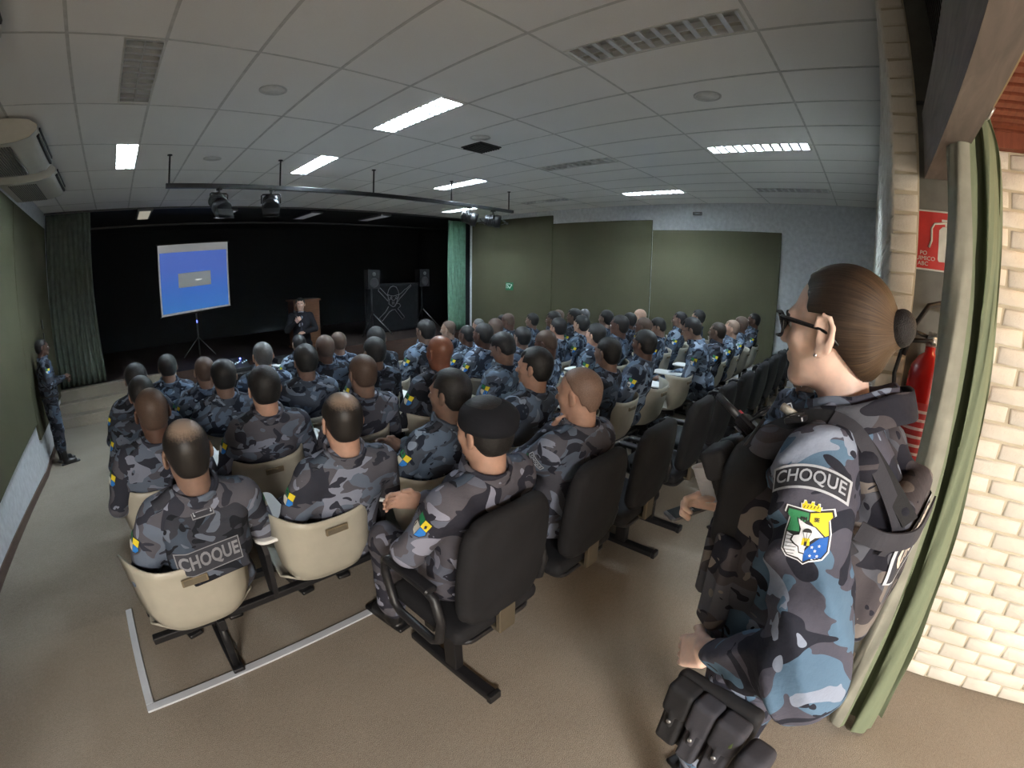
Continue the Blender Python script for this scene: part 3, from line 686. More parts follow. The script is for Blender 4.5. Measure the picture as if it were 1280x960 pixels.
# exit sign on the right wall
t = thing('exit_sign', 'small green and white exit sign on the right olive wall', 'sign', (XR-.036, 8.06, E_(-.35)))
MB().rbox((-.008, -.13, -.10), (0, .13, .10), .004, axis='x').build('plate', plain('sign_green', lin(20, 104, 66), .5), t)
m = MB()
def sg(a, b, w):
    a = Vector(a); b = Vector(b); d = (b-a).normalized(); n = Vector((-d.y, d.x))*w
    m.add([(-.0095, -p[0], p[1]) for p in (a+n, b+n, b-n, a-n)], [(0, 1, 2, 3)])
for a, b, w in (((-.10, .06), (.04, .06), .008), ((-.10, .06), (-.10, -.05), .008), ((-.07, .03), (-.03, .0), .012), ((-.03, .0), (-.06, -.05), .009), ((-.03, .0), (.01, -.05), .009), ((.02, -.05), (.09, .05), .012), ((.09, .05), (.05, .045), .008), ((.09, .05), (.09, .01), .008)): sg(a, b, w)
m.build('pictogram', plain('sign_white', lin(225, 235, 225), .5), t)
t = thing('wall_vent', 'small wall fitting above the second right wall panel', 'fitting', (XR, 3.19, E_(1.30))); MB().rbox((-.03, -.09, -.03), (0, .09, .03), .006, axis='x').build('plate', plain('fitting_grey', (.2, .2, .2), .4, .5), t)
MB().tube([(-.035, -.05, 0), (-.035, .05, 0)], .012, 8).build('bar', STEEL, t)
for x, z in ((XL+.05, .95), ):
    t = thing('wall_switch', 'small dark switches on the left wall above the standing man', 'switch', (XL+.036, 8.45, E_(-.42)))
    MB().rbox((0, -.04, -.02), (.012, .04, .12), .004, axis='x').build('plate', plain('switch_dark', (.06, .06, .05), .5), t); MB().rbox((0.002, -.03, -.20), (.014, .03, -.08), .004, axis='x').build('button', BLACK, t)
# ------------------------------------------------------------ entrance: extinguisher, its sign, hoses, green curtain
t = thing('fire_extinguisher_sign', 'red square sign with a white extinguisher drawing and small words', 'sign', (2.222, -.315, E_(.27)))
RS = plain('sign_red', lin(186, 44, 36), .4); WS = plain('sign_offwhite', lin(196, 196, 186), .5)
MB().rbox((-.004, -.125, -.125), (0, .125, .125), .012, axis='x').build('border', WS, t); MB().rbox((-.006, -.118, -.118), (-.002, .118, .118), .010, axis='x').build('plate', RS, t)
m = MB()
def q2(poly): m.prism([(-a, b) for a, b in poly], .0062, .0072, Matrix(((0, 0, -1, 0), (1, 0, 0, 0), (0, 1, 0, 0), (0, 0, 0, 1))))
q2([(-.01, -.085), (.06, -.085), (.065, -.075), (.065, .045), (.05, .06), (.0, .06), (-.015, .045), (-.015, -.075)])
q2([(.01, .062), (.04, .062), (.04, .078), (.01, .078)]); q2([(-.005, .08), (.075, .08), (.075, .09), (-.005, .09)])
m.build('extinguisher_drawing', WS, t)
MB().tube([(-.008, -.012, .075), (-.008, .035, .07), (-.008, .048, .05), (-.008, .046, 0), (-.008, .056, -.03)], .005, 8).build('hose_drawing', WS, t)
for k, s in enumerate(('PO', 'QUIMICO', 'ABC')):
    me = text_mesh(s, .024, .0004); o = link('lettering', me, t, (-.0068, .078, -.055-.022*k), (pi/2, 0, -pi/2)); me.materials.append(WS)
t = thing('fire_extinguisher', 'red fire extinguisher on the grey column behind the green curtain', 'fire extinguisher', (2.13, -.30, E_(-.78)))
ER = plain('extinguisher_red', lin(176, 26, 24), .25, var=.04)
MB().lathe([(.05, 0), (.072, .01), (.078, .03), (.078, .50), (.07, .54), (.045, .58), (.022, .595), (.022, .62)], n=32).build('cylinder', ER, t)
m = MB(); m.lathe([(.0785, .12), (.0792, .122), (.0792, .40), (.0785, .402)], n=32)
for k in range(7): m.lathe([(.0793, .15+k*.035), (.0798, .152+k*.035), (.0798, .160+k*.035), (.0793, .162+k*.035)], n=32, mi=1)
m.build('printed_label', [plain('extinguisher_label', lin(168, 40, 44), .5), plain('label_white', lin(205, 180, 180), .5)], t)
m = MB(); m.lathe([(.02, .62), (.026, .63), (.026, .66), (.012, .67)], n=16); m.rbox((-.10, -.012, .665), (.03, .012, .68), .004, axis='x'); m.rbox((-.09, -.010, .63), (.0, .010, .642), .004, axis='x'); m.build('valve', STEEL, t)
m = MB(); m.tube([(0, .01, .655), (-.03, .07, .67), (-.05, .12, .62), (-.06, .14, .5), (-.05, .12, .35), (-.02, .10, .2)], .009, 10); m.build('hose', BLACK, t)
m = MB(); m.tube([(.03, -.08, .78), (-.02, -.03, .80), (-.07, .04, .78), (-.10, .09, .70), (-.11, .12, .58)], .011, 10); m.tube([(.08, -.05, .64), (-.02, .0, .645), (-.09, .09, .64)], .009, 10); m.build('bent_hose', BLACK, t)
m = MB(); m.rbox((.02, -.05, .45), (.095, .05, .49), .005); m.build('bracket', METALBLK, t)
# gathered sage curtain
def gathered():
    ctrl = [(1.72, -.262), (1.63, -.30), (1.665, -.375), (1.735, -.335), (1.79, -.375), (1.73, -.43), (1.645, -.415), (1.66, -.475), (1.745, -.505), (1.81, -.45), (1.87, -.50), (1.84, -.55)]
    pts = []
    for i in range(len(ctrl)-1):
        p0 = Vector(ctrl[max(i-1, 0)]); p1 = Vector(ctrl[i]); p2 = Vector(ctrl[i+1]); p3 = Vector(ctrl[min(i+2, len(ctrl)-1)])
        for k in range(8):
            t = k/8; pts.append(.5*((2*p1)+(p2-p0)*t+(2*p0-5*p1+4*p2-p3)*t*t+(3*p1-p0-3*p2+p3)*t**3))
    pts.append(Vector(ctrl[-1])); return pts
base = [Vector((1.74+(p.x-1.74)*.62, -.262+(p.y+.262)*.68)) for p in gathered()]; rows = []
for j in range(61):
    t = j/60; z = 2.42+(.02-2.42)*t; row = []; pin = math.exp(-((t-.0)/.035)**2)
    for i, p in enumerate(base):
        c = Vector((1.74, -.36)); sp = .92+.22*t-.45*pin; d = p-c
        x = c.x+d.x*sp+.010*sin(6*t+i*.35)+.004*sin(31*t+i*.9); y = c.y-.075*t+d.y*(1.02+.30*t-.4*pin)+.008*sin(4.3*t+i*.22)+.003*sin(27*t+i*1.3)-.03*t+.014*sin(pi*t)
        row.append((x, y, z))
    rows.append(row)
def m_sage():
    m = NT('sage_curtain_cloth').set(.8, 0, .2); co = m.obj(); f = m.noise(co, 6, 4); w = m.noise(co, 150, 2, .7)
    g = m.n('ShaderNodeNewGeometry')
    c = m.ramp(f, [(.3, lin(112, 126, 96)), (.7, lin(130, 142, 114))]); c = m.mix(g.outputs['Backfacing'], c, lin(124, 134, 110)); m.col(c)
    p = m.bump(m.noise(co, 24, 3), .35, .006); m.bump(w, .25, .0015, p); return m.m
t = thing('sage_curtain', 'long sage green curtain gathered beside the cream brick wall', 'curtain', (0, 0, 0))
m = MB(); m.grid([r[13:] for r in rows]); o = m.build('curtain_cloth', m_sage(), t)
m = MB(); m.grid([r[:14] for r in rows]); o = m.build('curtain_lining', m_cloth('pale_grey_lining', lin(150, 150, 138), .85), t)
m = MB(); m.tube([(1.68, -.42, 2.40), (1.70, -.40, 2.37), (1.77, -.38, 2.37), (1.80, -.41, 2.40)], .006, 8); m.build('hook', STEEL, t)
# white tape on the carpet
TAPE = plain('white_floor_tape', lin(190, 194, 200), .35, var=.06, scale=5, bump=.2, bscale=30)
m = MB(); m.rbox((-.385, 1.785, .0), (1.18, 1.83, .012), .003, axis='x'); o = m.build('floor_edging', TAPE); tag(o, 'white metallic strip on the carpet behind the nearest white seats', 'floor strip', 'white strips on the carpet')
m = MB(); m.rbox((-.385, 1.832, .0), (-.345, 2.62, .012), .003, axis='y'); o = m.build('floor_edging', TAPE); tag(o, 'white metallic strip on the carpet left of the nearest white seats', 'floor strip', 'white strips on the carpet')
# ------------------------------------------------------------ white bench seating
def shell_mesh():
    prof = [(.235, .385, .20), (.225, .415, .212), (.16, .428, .225), (.05, .422, .232), (-.06, .418, .236), (-.13, .428, .208), (-.172, .455, .166), (-.196, .50, .192), (-.212, .56, .214), (-.224, .63, .219), (-.236, .70, .222), (-.247, .765, .226), (-.252, .80, .228)]
    rows = []; n = 20
    for i, (y, z, w) in enumerate(prof):
        row = []; back = max(0, (i-5)/7)
        for k in range(n+1):
            t = -1+2*k/n; a = abs(t)
            ww = w
            if 5 <= i <= 8: ww = w*(1-.0*back)
            x = ww*t+(.030*back*a**7*(1 if t > 0 else -1) if i > 4 else 0); yy = y+(.045*a**3.2+.13*back*a**7)*(1 if i > 4 else .1); zz = z+(.045*a**4 if i <= 5 else 0)
            if i >= 10: zz += (i-9)/3*(.022*a**3-.018*(1-a**2))                       # dipped top edge with raised corners
            row.append((x, yy, zz))
        rows.append(row)
    m = MB(); m.grid(rows); return m
_sh = shell_mesh(); SHELL = _sh.mesh('seat_shell', CREAM)
_bm = bmesh.new(); _bm.from_mesh(SHELL); bmesh.ops.solidify(_bm, geom=_bm.faces[:], thickness=.007); _bm.to_mesh(SHELL); _bm.free()
SHELL.polygons.foreach_set('use_smooth', [True]*len(SHELL.polygons))
HL = MB(); HL.rbox((-.052, -.262, .712), (.052, -.250, .742), .004, axis='y'); HL.rbox((-.045, -.2635, .716), (.045, -.2615, .738), .002, axis='y', mi=1)
HANDLE = HL.mesh('handle_plate', [plain('handle_taupe', lin(118, 106, 84), .5), plain('handle_inner', lin(96, 88, 72), .6)])
TB = MB(); TB.rbox((-.10, -.13, .690), (.115, .34, .706), .05, axis='z', n=6); TABLET = TB.mesh('writing_tablet', WHITEPL)
BR = MB(); BR.prism([(-.03, .34), (.05, .34), (.09, .56), (.20, .685), (.0, .69), (-.06, .60), (-.05, .45)], -.012, .012, Matrix(((0, 0, 1, 0), (1, 0, 0, 0), (0, 1, 0, 0), (0, 0, 0, 1)))); BRACKET = BR.mesh('arm_bracket', BLACK)
def leg_mesh():
    m = MB(); m.rbox((-.03, -.04, .0), (.03, .44, .03), .01, axis='y'); m.tube([(0, .0, .02), (0, -.01, .33)], .02, 8); m.tube([(0, .34, .02), (0, .20, .33)], .02, 8)
    m.rbox((-.018, -.12, .345), (.018, .22, .40), .006, axis='y'); return m.mesh('leg', METALBLK)
LEG = leg_mesh()
ALLB = []
def bench(x0, n, yb, label, tabs=True, pitch=.61):
    """n seats from x0; yb = y of the backs; stands on the local floor"""
    y = yb+.24; t = thing('bench_seat_row', label, 'bench', (x0, y, floor_z(y)), 0, 'cream moulded seats on black rails')
    for yy in (-.01, .20): MB().rbox((-.26, yy-.02, .33), ((n-1)*pitch+.26, yy+.02, .365), .006, axis='x').build('rail', METALBLK, t)
    for k in range(n):
        s = link('seat_shell', SHELL, t, (k*pitch, 0, 0)); link('handle_plate', HANDLE, s)
        s2 = MB() if k == 0 else None
        if tabs and (k < n-1 or True):
            b = link('arm_bracket', BRACKET, t, (k*pitch+.34, 0, 0)); tb = link('writing_tablet', TABLET, t, (k*pitch+.395, 0.0, 0))
    for xx in ([0.0, (n-1)*pitch] if n < 4 else [0.05, (n-1)*pitch-.05]): link('leg', LEG, t, (xx, 0, 0))
    ALLB.append(t); return t
ROWB = {1: 1.60, 2: 2.37, 3: 3.17, 4: 3.94, 5: 4.73, 6: 5.53}
nth = {1: 'rear', 2: 'second', 3: 'third', 4: 'fourth', 5: 'fifth', 6: 'sixth'}
segw = ['left end by the aisle', 'left half', 'right half', 'right end near the wall']
for r in range(1, 7):
    x = .05
    for s, n in enumerate((4, 3, 3, 3)):
        lb = 'cream seats on black rails, %s row, %s' % (nth[r]+(' cream' if r == 1 else ''), segw[s])
        bench(x, n, ROWB[r], lb); x += n*.61+.03
# ------------------------------------------------------------ black upholstered chairs, three on one beam
PADM = m_cloth('black_upholstery', (.016, .016, .018), .8)
s = SDF(.01); s.rb((0, 0, 0), (.225, .035, .255), .034); s.ell((0, -.01, 0), (.21, .035, .23), k=.02)
BACKP = s.mesh('back_pad', .014, PADM)
for v in BACKP.vertices:
    _u, _w = abs(v.co.x)/.225, abs(v.co.z)/.255; _f = max(_u, _w)/max((_u**5+_w**5)**.2, 1e-6); v.co.x *= _f; v.co.z *= _f
for v in BACKP.vertices: v.co.x *= 1-.10*max(0, v.co.z/.25)**2-.05*max(0, -v.co.z/.25)**2; v.co.y += .45*v.co.x**2+.12*v.co.z**2
s = SDF(.01); s.rb((0, 0, 0), (.235, .225, .04), .036); SEATP = s.mesh('seat_pad', .014, PADM)
SHL = MB(); SHL.rbox((-.20, -.22, .385), (.20, .20, .405), .06, axis='z', n=5); SEATU = SHL.mesh('seat_underside', BLACK)
ARM = MB(); ARM.tube([(0, -.17, .46), (0, -.19, .56), (0, -.16, .655), (0, -.11, .675), (0, .10, .685), (0, .155, .66), (0, .165, .60), (0, .12, .46), (0, .08, .435), (0, -.13, .43)], .019, 10, closed=True)
ARM.rbox((-.028, -.15, .675), (.028, .13, .70), .012, axis='y'); ARMM = ARM.mesh('armrest', BLACK)
FT = MB(); FT.rbox((-.03, -.26, 0), (.03, .30, .04), .012, axis='y'); FT.rbox((-.025, -.04, .03), (.025, .04, .39), .008); FT.rbox((-.034, -.27, 0), (.034, -.245, .045), .006, axis='y'); FTM = FT.mesh('foot', METALBLK)
BRK = MB(); BRK.rbox((-.045, -.26, .40), (.045, -.235, .52), .008, axis='y'); BRK.rbox((-.045, -.26, .395), (.045, .05, .41), .008, axis='z'); BRKM = BRK.mesh('back_bracket', plain('taupe_bracket', lin(92, 84, 70), .5, .2))
def black_chairs(x0, label, y=1.20, n=3, pitch=.60):
    t = thing('black_chair_row', label, 'chair row', (x0, y, floor_z(y)), 0, 'black padded chairs joined three to a beam')
    m = MB(); m.rbox((-.2, -.03, .345), ((n-1)*pitch+.2, .03, .385), .006, axis='x'); m.build('beam', METALBLK, t)
    for k in range(n):
        x = k*pitch; link('seat_pad', SEATP, t, (x, 0, .445)); link('seat_underside', SEATU, t, (x, 0, 0)); link('back_pad', BACKP, t, (x, -.255, .735), (.12, 0, 0)); link('back_bracket', BRKM, t, (x, 0, 0))
    for k in range(n+1): link('armrest', ARMM, t, (-.30+k*pitch if 0 < k < n else (-.275 if k == 0 else (n-1)*pitch+.275), 0, 0))
    for x in (-.08, (n-1)*pitch+.2 if n > 1 else .1): link('foot', FTM, t, (x, 0, 0))
    return t
for x, lb in ((1.02, 'three joined black padded chairs, the nearest set, under the man in the beret'), (2.90, 'three black padded chairs on a beam, second set, behind the phone holder'), (4.80, 'three empty black padded chairs on a beam, third set towards the right wall'), (6.72, 'three empty black padded chairs on a beam, farthest set by the right wall')):
    black_chairs(x, lb)
# ------------------------------------------------------------ people
CAMO = m_camo('grey_camouflage_cloth', lin(84, 84, 92), lin(96, 106, 122), lin(50, 52, 62), lin(126, 132, 148), 5.2)
CAMOB = m_camo('blue_grey_camouflage_cloth', lin(78, 86, 98), lin(98, 114, 134), lin(40, 46, 58), lin(134, 148, 166), 5.8)
CAMOD = m_camo('dark_camouflage_cloth', lin(56, 58, 66), lin(68, 78, 92), lin(32, 34, 40), lin(98, 106, 120), 5.6)
CAMOBR = m_camo('brown_grey_camouflage_cloth', lin(88, 86, 93), lin(100, 104, 118), lin(48, 48, 57), lin(142, 144, 160), 5.0)
BOOTM = plain('black_boot_leather', (.013, .013, .014), .35, bump=.2, bscale=80)
SK = {'d': m_skin('dark_brown_skin', lin(88, 66, 56)), 'm': m_skin('brown_skin', lin(126, 103, 91)), 'l': m_skin('light_brown_skin', lin(176, 142, 124)), 'p': m_skin('pale_skin', lin(206, 170, 150)), 'r': m_skin('reddish_brown_skin', lin(128, 86, 68), .35)}
HR = {'k': m_hair('black_hair', (.012, .011, .011)), 'b': m_hair('dark_brown_hair', (.03, .02, .014)), 'g': m_hair('grey_hair', (.10, .10, .10)), 's': m_hair('shaved_dark_stubble', lin(80, 64, 55), .55, (90, 90, 90), .2), 't': m_hair('shaved_light_stubble', lin(118, 96, 84), .55, (90, 90, 90), .2)}
def m_thin(name, scalp, hair):
    m = NT(name).set(.45, 0, .4); tc = m.n('ShaderNodeTexCoord'); vm = m.n('ShaderNodeVectorMath', operation='DISTANCE'); m.l(tc.outputs['Object'], vm.inputs[0]); vm.inputs[1].default_value = (0, -.045, .115)
    f = m.noise(m.obj((70, 25, 70)), 2.2, 4, .7); ad = m.n('ShaderNodeMath', operation='MULTIPLY_ADD'); m.l(f, ad.inputs[0]); ad.inputs[1].default_value = .045; m.l(vm.outputs['Value'], ad.inputs[2])
    m.col(m.ramp(ad.outputs[0], [(.062, scalp), (.084, tuple(.45*a+.55*b for a, b in zip(scalp, hair))), (.102, hair)])); m.bump(f, .3, .002); return m.m
HR['x'] = m_thin('thinning_black_hair', lin(146, 128, 114), (.016, .014, .013))
EYEW = plain('eye_white', (.7, .68, .66), .25); EYED = plain('dark_iris', (.02, .013, .01), .15); BROW = plain('dark_brow_hair', (.02, .015, .012), .8); LIP = m_skin('lip_skin', lin(150, 92, 82))

def head_sdf(s, T, kf=.012, female=False):
    """head around its middle (between the ears), facing +Y"""
    s.ell((0, -.014, .030), (.079, .096, .088), T=T, k=.02); s.ell((0, .030, -.030), (.061, .060, .080), T=T, k=.03)
    s.cap((-.042, .0, -.055), (-.018, .062, -.092), .020, .017, T=T, k=.025); s.cap((.042, .0, -.055), (.018, .062, -.092), .020, .017, T=T, k=.025)
    s.ell((0, .068, -.094), (.020, .016, .016), T=T, k=.02)
    s.cap((-.030, .078, .022), (.030, .078, .022), .013, T=T, k=.018)
    s.cap((0, .086, .010), (0, .106, -.024), .008, .0115, T=T, k=.010); s.cap((-.010, .094, -.028), (.010, .094, -.028), .008, T=T, k=.008)
    s.cap((-.044, .056, -.018), (-.034, .066, -.022), .016, T=T, k=.02); s.cap((.044, .056, -.018), (.034, .066, -.022), .016, T=T, k=.02)
    s.ell((0, .086, -.054), (.021, .010, .006), T=T, k=.008); s.ell((0, .084, -.064), (.018, .010, .007), T=T, k=.008)
    for q in (-1, 1):
        s.ell((q*.030, .092, .004), (.015, .012, .010), T=T, k=.012, sub=True)
        Rm = Matrix.Rotation(q*.35, 3, 'Z') @ Matrix.Rotation(-.2, 3, 'X')
        s.ell((q*.086, -.010, -.004), (.0075, .020, .033), rot=Rm, T=T, k=.006); s.ell((q*.082, -.003, -.030), (.007, .011, .013), rot=Rm, T=T, k=.006)
        s.ell((q*.095, -.004, .0), (.006, .010, .018), rot=Rm, T=T, k=.004, sub=True)
def hand(s, T, q=1, curl=.5, kf=.006):
    """palm with four fingers and a thumb; local +Y along the fingers, +Z back of hand, thumb on -q*X side"""
    s.rb((0, .045, 0), (.040, .048, .014), .013, T=T, k=.012)
    for i, (x, L) in enumerate(((-.030, .068), (-.010, .076), (.010, .072), (.029, .056))):
        x *= q; a = Vector((x, .088, 0)); r = .0088
        for seg, f in enumerate((.42, .32, .26)):
            ang = curl*(seg+.6); b = a+Vector((0, cos(ang), -sin(ang)))*L*f*1.15; s.cap(a, b, r, r*.93, T=T, k=.004); a = b; r *= .93
    s.chain([V(-.028*q, .02, -.004), V(-.052*q, .048, -.012), V(-.056*q, .078, -.024)], [.013, .0105, .009], T=T, k=.008)
def place(M3, p): return Matrix.Translation(p) @ M3.to_4x4()
def arm_matrix(elb, wr, roll=0.0, back=(0, 0, 1)):
    y = (Vector(wr)-Vector(elb)).normalized(); z = Vector(back); z = (z-z.dot(y)*y).normalized(); x = y.cross(z)
    M = Matrix((x, y, z)).transposed(); return Matrix.Translation(wr) @ (M @ Matrix.Rotation(roll, 3, 'Y')).to_4x4()

def hair_parts():
    out = {}
    def clipf(kind):
        def f(X):
            x, y, z = X[..., 0], X[..., 1], X[..., 2]
            top = .80*(y-.052)-.60*(z-.045)                                # hairline: front limit slopes forward towards the top
            side = np.where(np.abs(x) > .045, (y+.0+.25*(z-.02))-.012*1.0, -1)-np.where(z > .035, .04, 0)
            low = -.070-z+np.where(y > -.045, .045, 0)*np.clip((y+.045)/.03, 0, 1)
            g = np.maximum(top, np.maximum(low, np.minimum(side, .03)*1.0))
            w = .004*np.sin(95*x+3*np.sin(60*y))+.003*np.sin(140*y+40*z)
            if kind == 'rece': g = np.maximum(g, .8*(y-.018)-.6*(z-.05)+.25*np.abs(x)-.01+w)
            return g
        return f
    for kind, grow in (('full', .010), ('crop', .0035), ('bald', .0035), ('rece', .003)):
        s = SDF(.02); s.ell((0, -.014, .030), (.079+grow, .096+grow, .088+grow)); s.ell((0, -.045, -.03), (.060+grow, .052+grow*.5, .058), k=.03)
        out[kind] = s.mesh('hair', .0045, [HR['k']], clip=clipf(kind))
    return out
HAIR = hair_parts()

HIP = Vector((0, 0, .50))
def seated(name, lean=0.0, arms='lap', hy=0.0, hp=0.0, hr=0.0, hres=.0062, jres=.0115, seed=0, cloth=CAMO):
    """meshes of one seated pose, origin on the floor under the hips, facing +Y"""
    L = Matrix.Translation(HIP) @ Matrix.Rotation(-R(lean), 4, 'X') @ Matrix.Translation(-HIP)
    U = lambda x, y, z: L @ Vector((x, y, z))
    nb = U(0, -.035, 1.03); hc0 = U(0, -.006, 1.172)
    HM = Matrix.Translation(hc0) @ Euler((R(hp), R(hr), R(hy))).to_matrix().to_4x4()
    A = {}
    for q in (-1, 1):
        sh = U(q*.185, -.04, .965)
        if arms == 'lap': el = U(q*.265, .0, .715); wr = Vector((q*.095, .27, .625)); back = (0, .1, 1); curl = .45
        elif arms == 'cross': el = U(q*.27, .05, .735); wr = U(-q*.10, .19+.03*q, .80); back = (0, 1, .2); curl = .5
        elif arms == 'chin' and q == -1: el = U(-.20, .20, .74); wr = HM @ Vector((-.035, .10, -.16)); back = (0, 1, 0); curl = 1.3
        elif arms == 'knees': el = U(q*.26, .10, .70); wr = Vector((q*.06, .43, .62)); back = (0, .3, 1); curl = .7
        elif arms == 'hold': el = U(q*.26, .03, .725); wr = U(q*.05, .27, .80); back = (0, .2, -1) if q == 1 else (0, .5, 1); curl = .9
        else: el = U(q*.265, .0, .715); wr = Vector((q*.11, .27, .625)); back = (0, .1, 1); curl = .45
        A[q] = (sh, el, wr, back, curl)
    # skin: one continuous surface (head, neck, trunk core, arms, hands)
    s = SDF(.02); head_sdf(s, HM)
    s.cap(U(0, -.05, .98), HM @ Vector((0, -.02, -.05)), .066, .060, k=.03); s.cap(U(-.15, -.04, .95), U(.15, -.04, .95), .05, k=.04)
    s.cap(U(0, -.03, .93), (0, 0, .60), .06, .07)
    for q in (-1, 1):
        sh, el, wr, back, curl = A[q]; s.cap(sh, el, .036, .030); s.cap(el, wr, .030, .024); hand(s, arm_matrix(el, wr, 0, back), q, curl)
    body = s.mesh('body', hres, [SK['m']])
    # jacket
    s = SDF(.045); s.ell((0, .01, .60), (.185, .135, .15)); s.ell(U(0, -.005, .72), (.180, .122, .17)); s.ell(U(0, -.020, .87), (.205, .125, .17)); s.cap(U(-.155, -.045, .965), U(.155, -.045, .965), .068, k=.06)
    s.cap(U(-.07, -.045, 1.00), U(.07, -.045, 1.00), .052, k=.05)
    for q in (-1, 1):
        sh, el, wr, back, curl = A[q]; s.chain([U(q*.175, -.042, .955), el], [.075, .060], k=.03); w2 = Vector(el).lerp(Vector(wr), .93); s.chain([el, w2], [.060, .043], k=.02)
        s.tor(w2, .036, .011, rot=arm_matrix(el, wr).to_3x3() @ Matrix.Rotation(pi/2, 3, 'X'), k=.006)
    jacket = s.mesh('jacket', jres, [cloth], fold=.011, fscale=10+seed)
    # standing collar
    s = SDF(.01); Cr = L.to_3x3() @ Matrix.Rotation(.18, 3, 'X'); cc = U(0, -.035, 1.05)
    for k, (rr, dz) in enumerate(((.088, -.025), (.086, -.005), (.085, .014))): s.tor(cc+Cr @ Vector((0, 0, dz)), rr, .0085, rot=Cr, k=.012)
    s.rb(U(0, .052, 1.03), (.012, .03, .05), .01, k=.005, sub=True)
    collar = s.mesh('collar', .006, [cloth])
    # trousers
    s = SDF(.035); s.ell((0, .0, .53), (.18, .14, .10))
    for q in (-1, 1): s.chain([V(q*.095, .02, .53), V(q*.135, .43, .535), V(q*.13, .44, .12)], [.100, .074, .060], k=.03); s.chain([V(q*.13, .44, .40), V(q*.13, .44, .15)], [.072, .068], k=.03)
    tr = s.mesh('trousers', .013, [cloth], fold=.010, fscale=9+seed)
    return dict(body=body, jacket=jacket, collar=collar, trousers=tr, HM=HM, A=A, L=L, head=hc0)
def boot_mesh():
    s = SDF(.02); s.cap((0, 0, .05), (0, -.01, .26), .045, .056); s.cap((0, .0, .045), (0, .13, .035), .044, .038); s.rb((0, .065, .012), (.042, .145, .013), .011, k=.004); s.tor((0, -.01, .26), .05, .012, k=.01)
    return s.mesh('boot', .009, [BOOTM])
BOOT = boot_mesh()
# unit badge worn on the sleeves
def badge_mesh(sc=1.0):
    m = MB(); P = lambda pts, z, mi: m.add([(x*sc, y*sc, z) for x, y in pts], [tuple(range(len(pts)))], mi)
    sh = [(-.030, .034), (0, .030), (.030, .034), (.026, .012), (.029, -.014), (.016, -.032), (0, -.038), (-.016, -.032), (-.029, -.014), (-.026, .012)]
    P(sh[::-1], .0012, 0); P([(-.027, .030), (-.027, .012), (-.002, .0), (-.001, .027)], .0024, 1); P([(.001, .027), (0, 0), (.024, .0), (.027, .030)], .0024, 2)
    P([(.002, -.001), (.0, -.034), (.015, -.029), (.026, -.012), (.024, -.001)], .0024, 3); P([(-.024, -.001), (-.026, -.012), (-.015, -.029), (-.001, -.034), (0, -.001)], .0024, 4)
    for f in range(len(m.f)): pass
    me = m.mesh('sleeve_badge', [plain('badge_edge', (.03, .03, .03), .7), plain('badge_green', lin(30, 120, 76), .7), plain('badge_yellow', lin(226, 206, 50), .7), plain('badge_blue', lin(40, 120, 200), .7), WS])
    bm = bmesh.new(); bm.from_mesh(me)
    for f in bm.faces:
        if f.normal.z < 0: f.normal_flip()
    bm.to_mesh(me); bm.free(); return me
def bvh_of(me): return BVHTree.FromPolygons([v.co[:] for v in me.vertices], [p.vertices[:] for p in me.polygons])
def sleeve_frame(sh, el, q, t=.32, fw=0.0):
    """patch plane on the outside of the upper arm"""
    y = (Vector(sh)-Vector(el)).normalized(); z = Vector((q, -.25+fw, .1)); z = (z-z.dot(y)*y).normalized(); x = y.cross(z)
    p = Vector(sh).lerp(Vector(el), t); M = Matrix((x, y, z)).transposed().to_4x4(); return Matrix.Translation(p+z*.09) @ M
def _eye(q):
    m = MB(); m.lathe([(.001, -.0105), (.006, -.0088), (.0105, 0), (.006, .0088), (.001, .0105)], n=12, M=Matrix.Translation((q*.030, .0765, .004)), mi=0)
    m.lathe([(.0048, 0), (.004, .0012), (.001, .0016)], n=12, M=Matrix.Translation((q*.030, .0862, .004)) @ Matrix.Rotation(-pi/2, 4, 'X'), mi=1); return m.mesh('eye', [EYEW, EYED])
def _brow(q): m = MB(); m.tube([(q*.016, .0925, .020), (q*.030, .0925, .026), (q*.046, .082, .021)], .0032, 6); return m.mesh('eyebrow', BROW)
EYES = {q: _eye(q) for q in (-1, 1)}; BROWS = {q: _brow(q) for q in (-1, 1)}
def face(b, HM):
    for q in (-1, 1):
        for nm, me in (('eye', EYES[q]), ('eyebrow', BROWS[q])): o = link(nm, me, b); o.matrix_local = HM
POSE = {
    0: seated('a', -11, 'lap', 0, 0, seed=0), 1: seated('b', -6, 'lap', 6, -22, seed=1, cloth=CAMO), 2: seated('c', -11, 'cross', 18, 0, 2, seed=2), 3: seated('d', -9, 'lap', -16, 2, -2, seed=3),
    4: seated('e', -6, 'chin', 14, -4, seed=.5), 5: seated('f', 16, 'knees', 0, -18, seed=1.5), 6: seated('g', -7, 'cross', 9, -3, seed=2.5)}
for k, P in POSE.items():
    bv = bvh_of(P['jacket'])
    for q in (-1, 1):
        M = sleeve_frame(P['A'][q][0], P['A'][q][1], q, .34); P['badge%d' % q] = drape(badge_mesh(1.15), bv, M, .0015)
    # epaulette straps
    for q in (-1, 1):
        m = MB(); m.grid([[(q*(.085+.085*i/6), -.04+(-.019+.038*j/2), 1.2) for j in range(3)] for i in range(7)])
        me = m.mesh('shoulder_strap', CAMOD)
        for v in me.vertices:
            h = bv.ray_cast(P['L'] @ Vector((v.co.x, v.co.y, 1.15)), Vector((0, 0, -1))); v.co = (h[0] if h[0] else v.co)+Vector((0, 0, .003))
        bm = bmesh.new(); bm.from_mesh(me); bmesh.ops.solidify(bm, geom=bm.faces[:], thickness=-.004); bm.to_mesh(me); bm.free(); P['strap%d' % q] = me
    # eyes, brows

